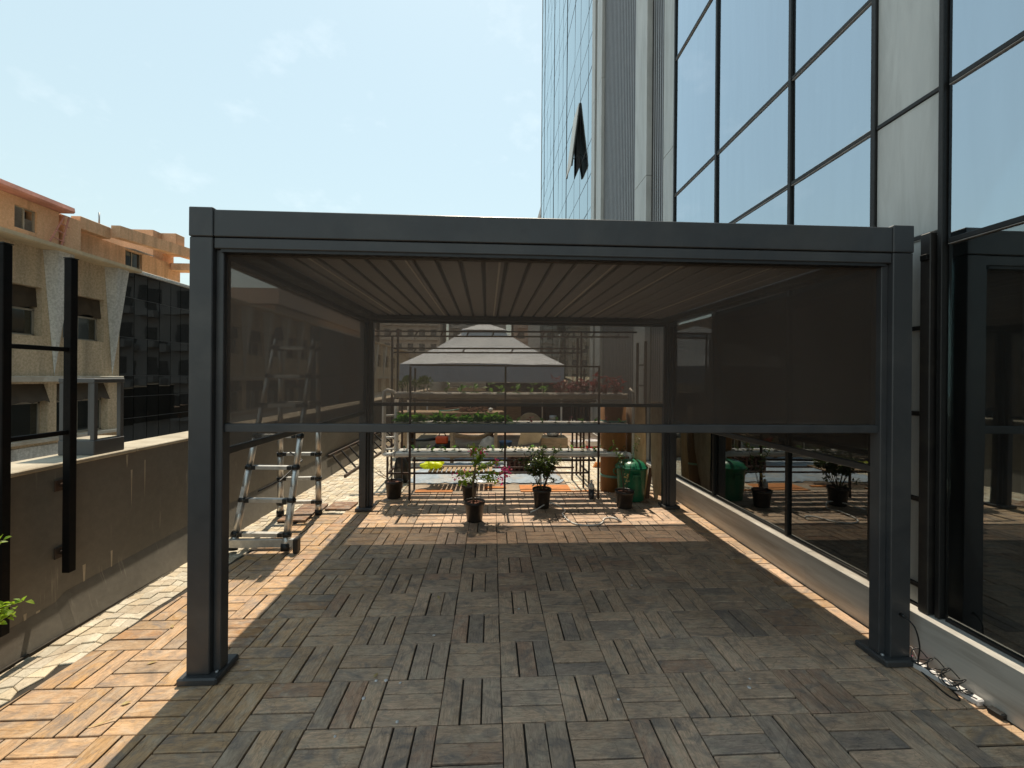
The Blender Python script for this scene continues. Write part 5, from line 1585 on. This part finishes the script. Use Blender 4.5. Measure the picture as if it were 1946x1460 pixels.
# ------------------------------------------------------------------ cables by the right post
def wire(pts, r, m, T, name='cable'):
    pp = [Vector(p) for p in pts]; out = []
    for i in range(len(pp) - 1):
        p0, p1, p2, p3 = [pp[min(max(i + k, 0), len(pp) - 1)] for k in (-1, 0, 1, 2)]
        for s in range(5):
            t = s / 5
            out.append(.5 * ((2 * p1) + (p2 - p0) * t + (2 * p0 - 5 * p1 + 4 * p2 - p3) * t * t + (3 * p1 - p0 - 3 * p2 + p3) * t ** 3))
    out.append(pp[-1])
    return MB().tube(out, r, 7).build(name, m, T)
T = thing('power_lead', (2.40, 2.2, 0), 'black power lead drooping from the front right post to the floor', 'cable')
wire([(2.334, 2.245, .285), (2.352, 2.20, .25), (2.372, 2.19, .15), (2.385, 2.21, .05), (2.39, 2.20, .008), (2.36, 2.10, .006), (2.345, 2.02, .006), (2.37, 1.99, .006), (2.40, 2.05, .008), (2.415, 2.2, .02), (2.44, 2.3, .03)], .0038, 'cable', T)
MB().tube([(2.332, 2.262, .286), (2.335, 2.235, .283)], .009, 10).build('plug', 'cable', T)
T = thing('power_strip', (2.42, 2.1, 0), 'pale extension socket lying in tangled wires by the plinth', 'power strip')
b = MB().box(-.022, .022, -.15, .15, .0, .032, .006)
ps = b.build('body', 'white_plastic', local(T)); ps.rotation_euler = (0, 0, R(8))
for k in range(4):
    o = MB().box(-.014, .014, -.012, .012, .0325, .036, .002).build('socket', 'black_plastic', ps); o.location = (0, -.10 + k * .06, 0)
MB().box(-.02, .02, .155, .20, .0, .03, .006).build('adapter', 'pink', T)
o = MB().box(-.018, .018, -.235, -.175, .0, .03, .006).build('plug', 'black_plastic', T); o.rotation_euler = (0, 0, R(8))
T = thing('wire_tangle', (2.42, 2.15, 0), 'tangle of grey and black wires on the floor by the plinth', 'cable')
rg = random.Random(9)
for k in range(5):
    pts = []; y = 2.38
    while y > 1.93:
        pts.append((2.42 + rg.uniform(-.05, .04), y, .008 + rg.uniform(0, .05))); y -= rg.uniform(.04, .10)
    wire(pts, .003, 'grey_cable' if k % 2 else 'cable', T)
for k in range(3):
    c = (2.42 + rg.uniform(-.01, .01), 2.22 - k * .08, .06)
    wire([(c[0] + .035 * math.cos(a * .9), c[1] + .05 * math.sin(a * .9), c[2] + .03 * math.sin(a * 1.4)) for a in range(9)], .003, 'cable', T)

# ------------------------------------------------------------------ fallen leaves and specks on the deck
def dry(x, y, l, w, rz, label, m='dry_leaf'):
    d = Vector((math.cos(rz), math.sin(rz), 0))
    one(MB().leaf((x, y, .005), d, (0, 0, 1), l, w, .10, -.15), 'fallen_leaf', m, (x, y, .004), label, 'leaf', 'fallen leaves on the deck')
dry(-1.91, 2.41, .055, .018, .5, 'small pale fallen leaf on the sunlit deck near the left post')
dry(-1.80, 2.12, .045, .022, .4, 'pale oval fallen leaf on the sunlit deck below the left post')
dry(-1.84, 1.985, .13, .010, .45, 'long thin dry leaf on the sunlit deck at lower left')
dry(-1.22, 3.33, .05, .02, .2, 'brown curled leaf on the shaded deck near the left shadow edge', 'dry_leaf')
dry(-.62, 2.26, .035, .02, 1.2, 'tiny brown leaf on the deck in front of the dark slats')
dry(-.37, 3.04, .05, .02, 1.9, 'small twig-like leaf on the deck in the middle')
dry(-2.02, 2.75, .04, .02, 2.2, 'small dark leaf at the left edge of the deck by the cobbles')
dry(.55, 3.6, .03, .012, .7, 'tiny pale leaf on the shaded deck right of centre')
rg = random.Random(77)
k = 0
for (x, y) in ((-.63, 2.12), (-.43, 1.97), (-.60, 2.24), (-.55, 2.24), (-.47, 2.22), (-.69, 1.90), (.647, 2.065), (1.40, 2.18), (1.36, 2.12), (-.35, 2.62), (.20, 2.9), (1.1, 3.2)):
    s = rg.uniform(.006, .013)
    b = MB().lathe([(s, 0), (s * .8, .0018), (0, .002)], (x, y, .0022), 7)
    b.v = [(x + (v[0] - x) * rg.uniform(.6, 1.2), v[1], v[2]) for v in b.v]
    o = one(b, 'paint_fleck', 'white_plastic', (x, y, .002), ORD[k] + ' small white fleck on the deck counted from front left', 'fleck', 'white flecks on the deck'); k += 1
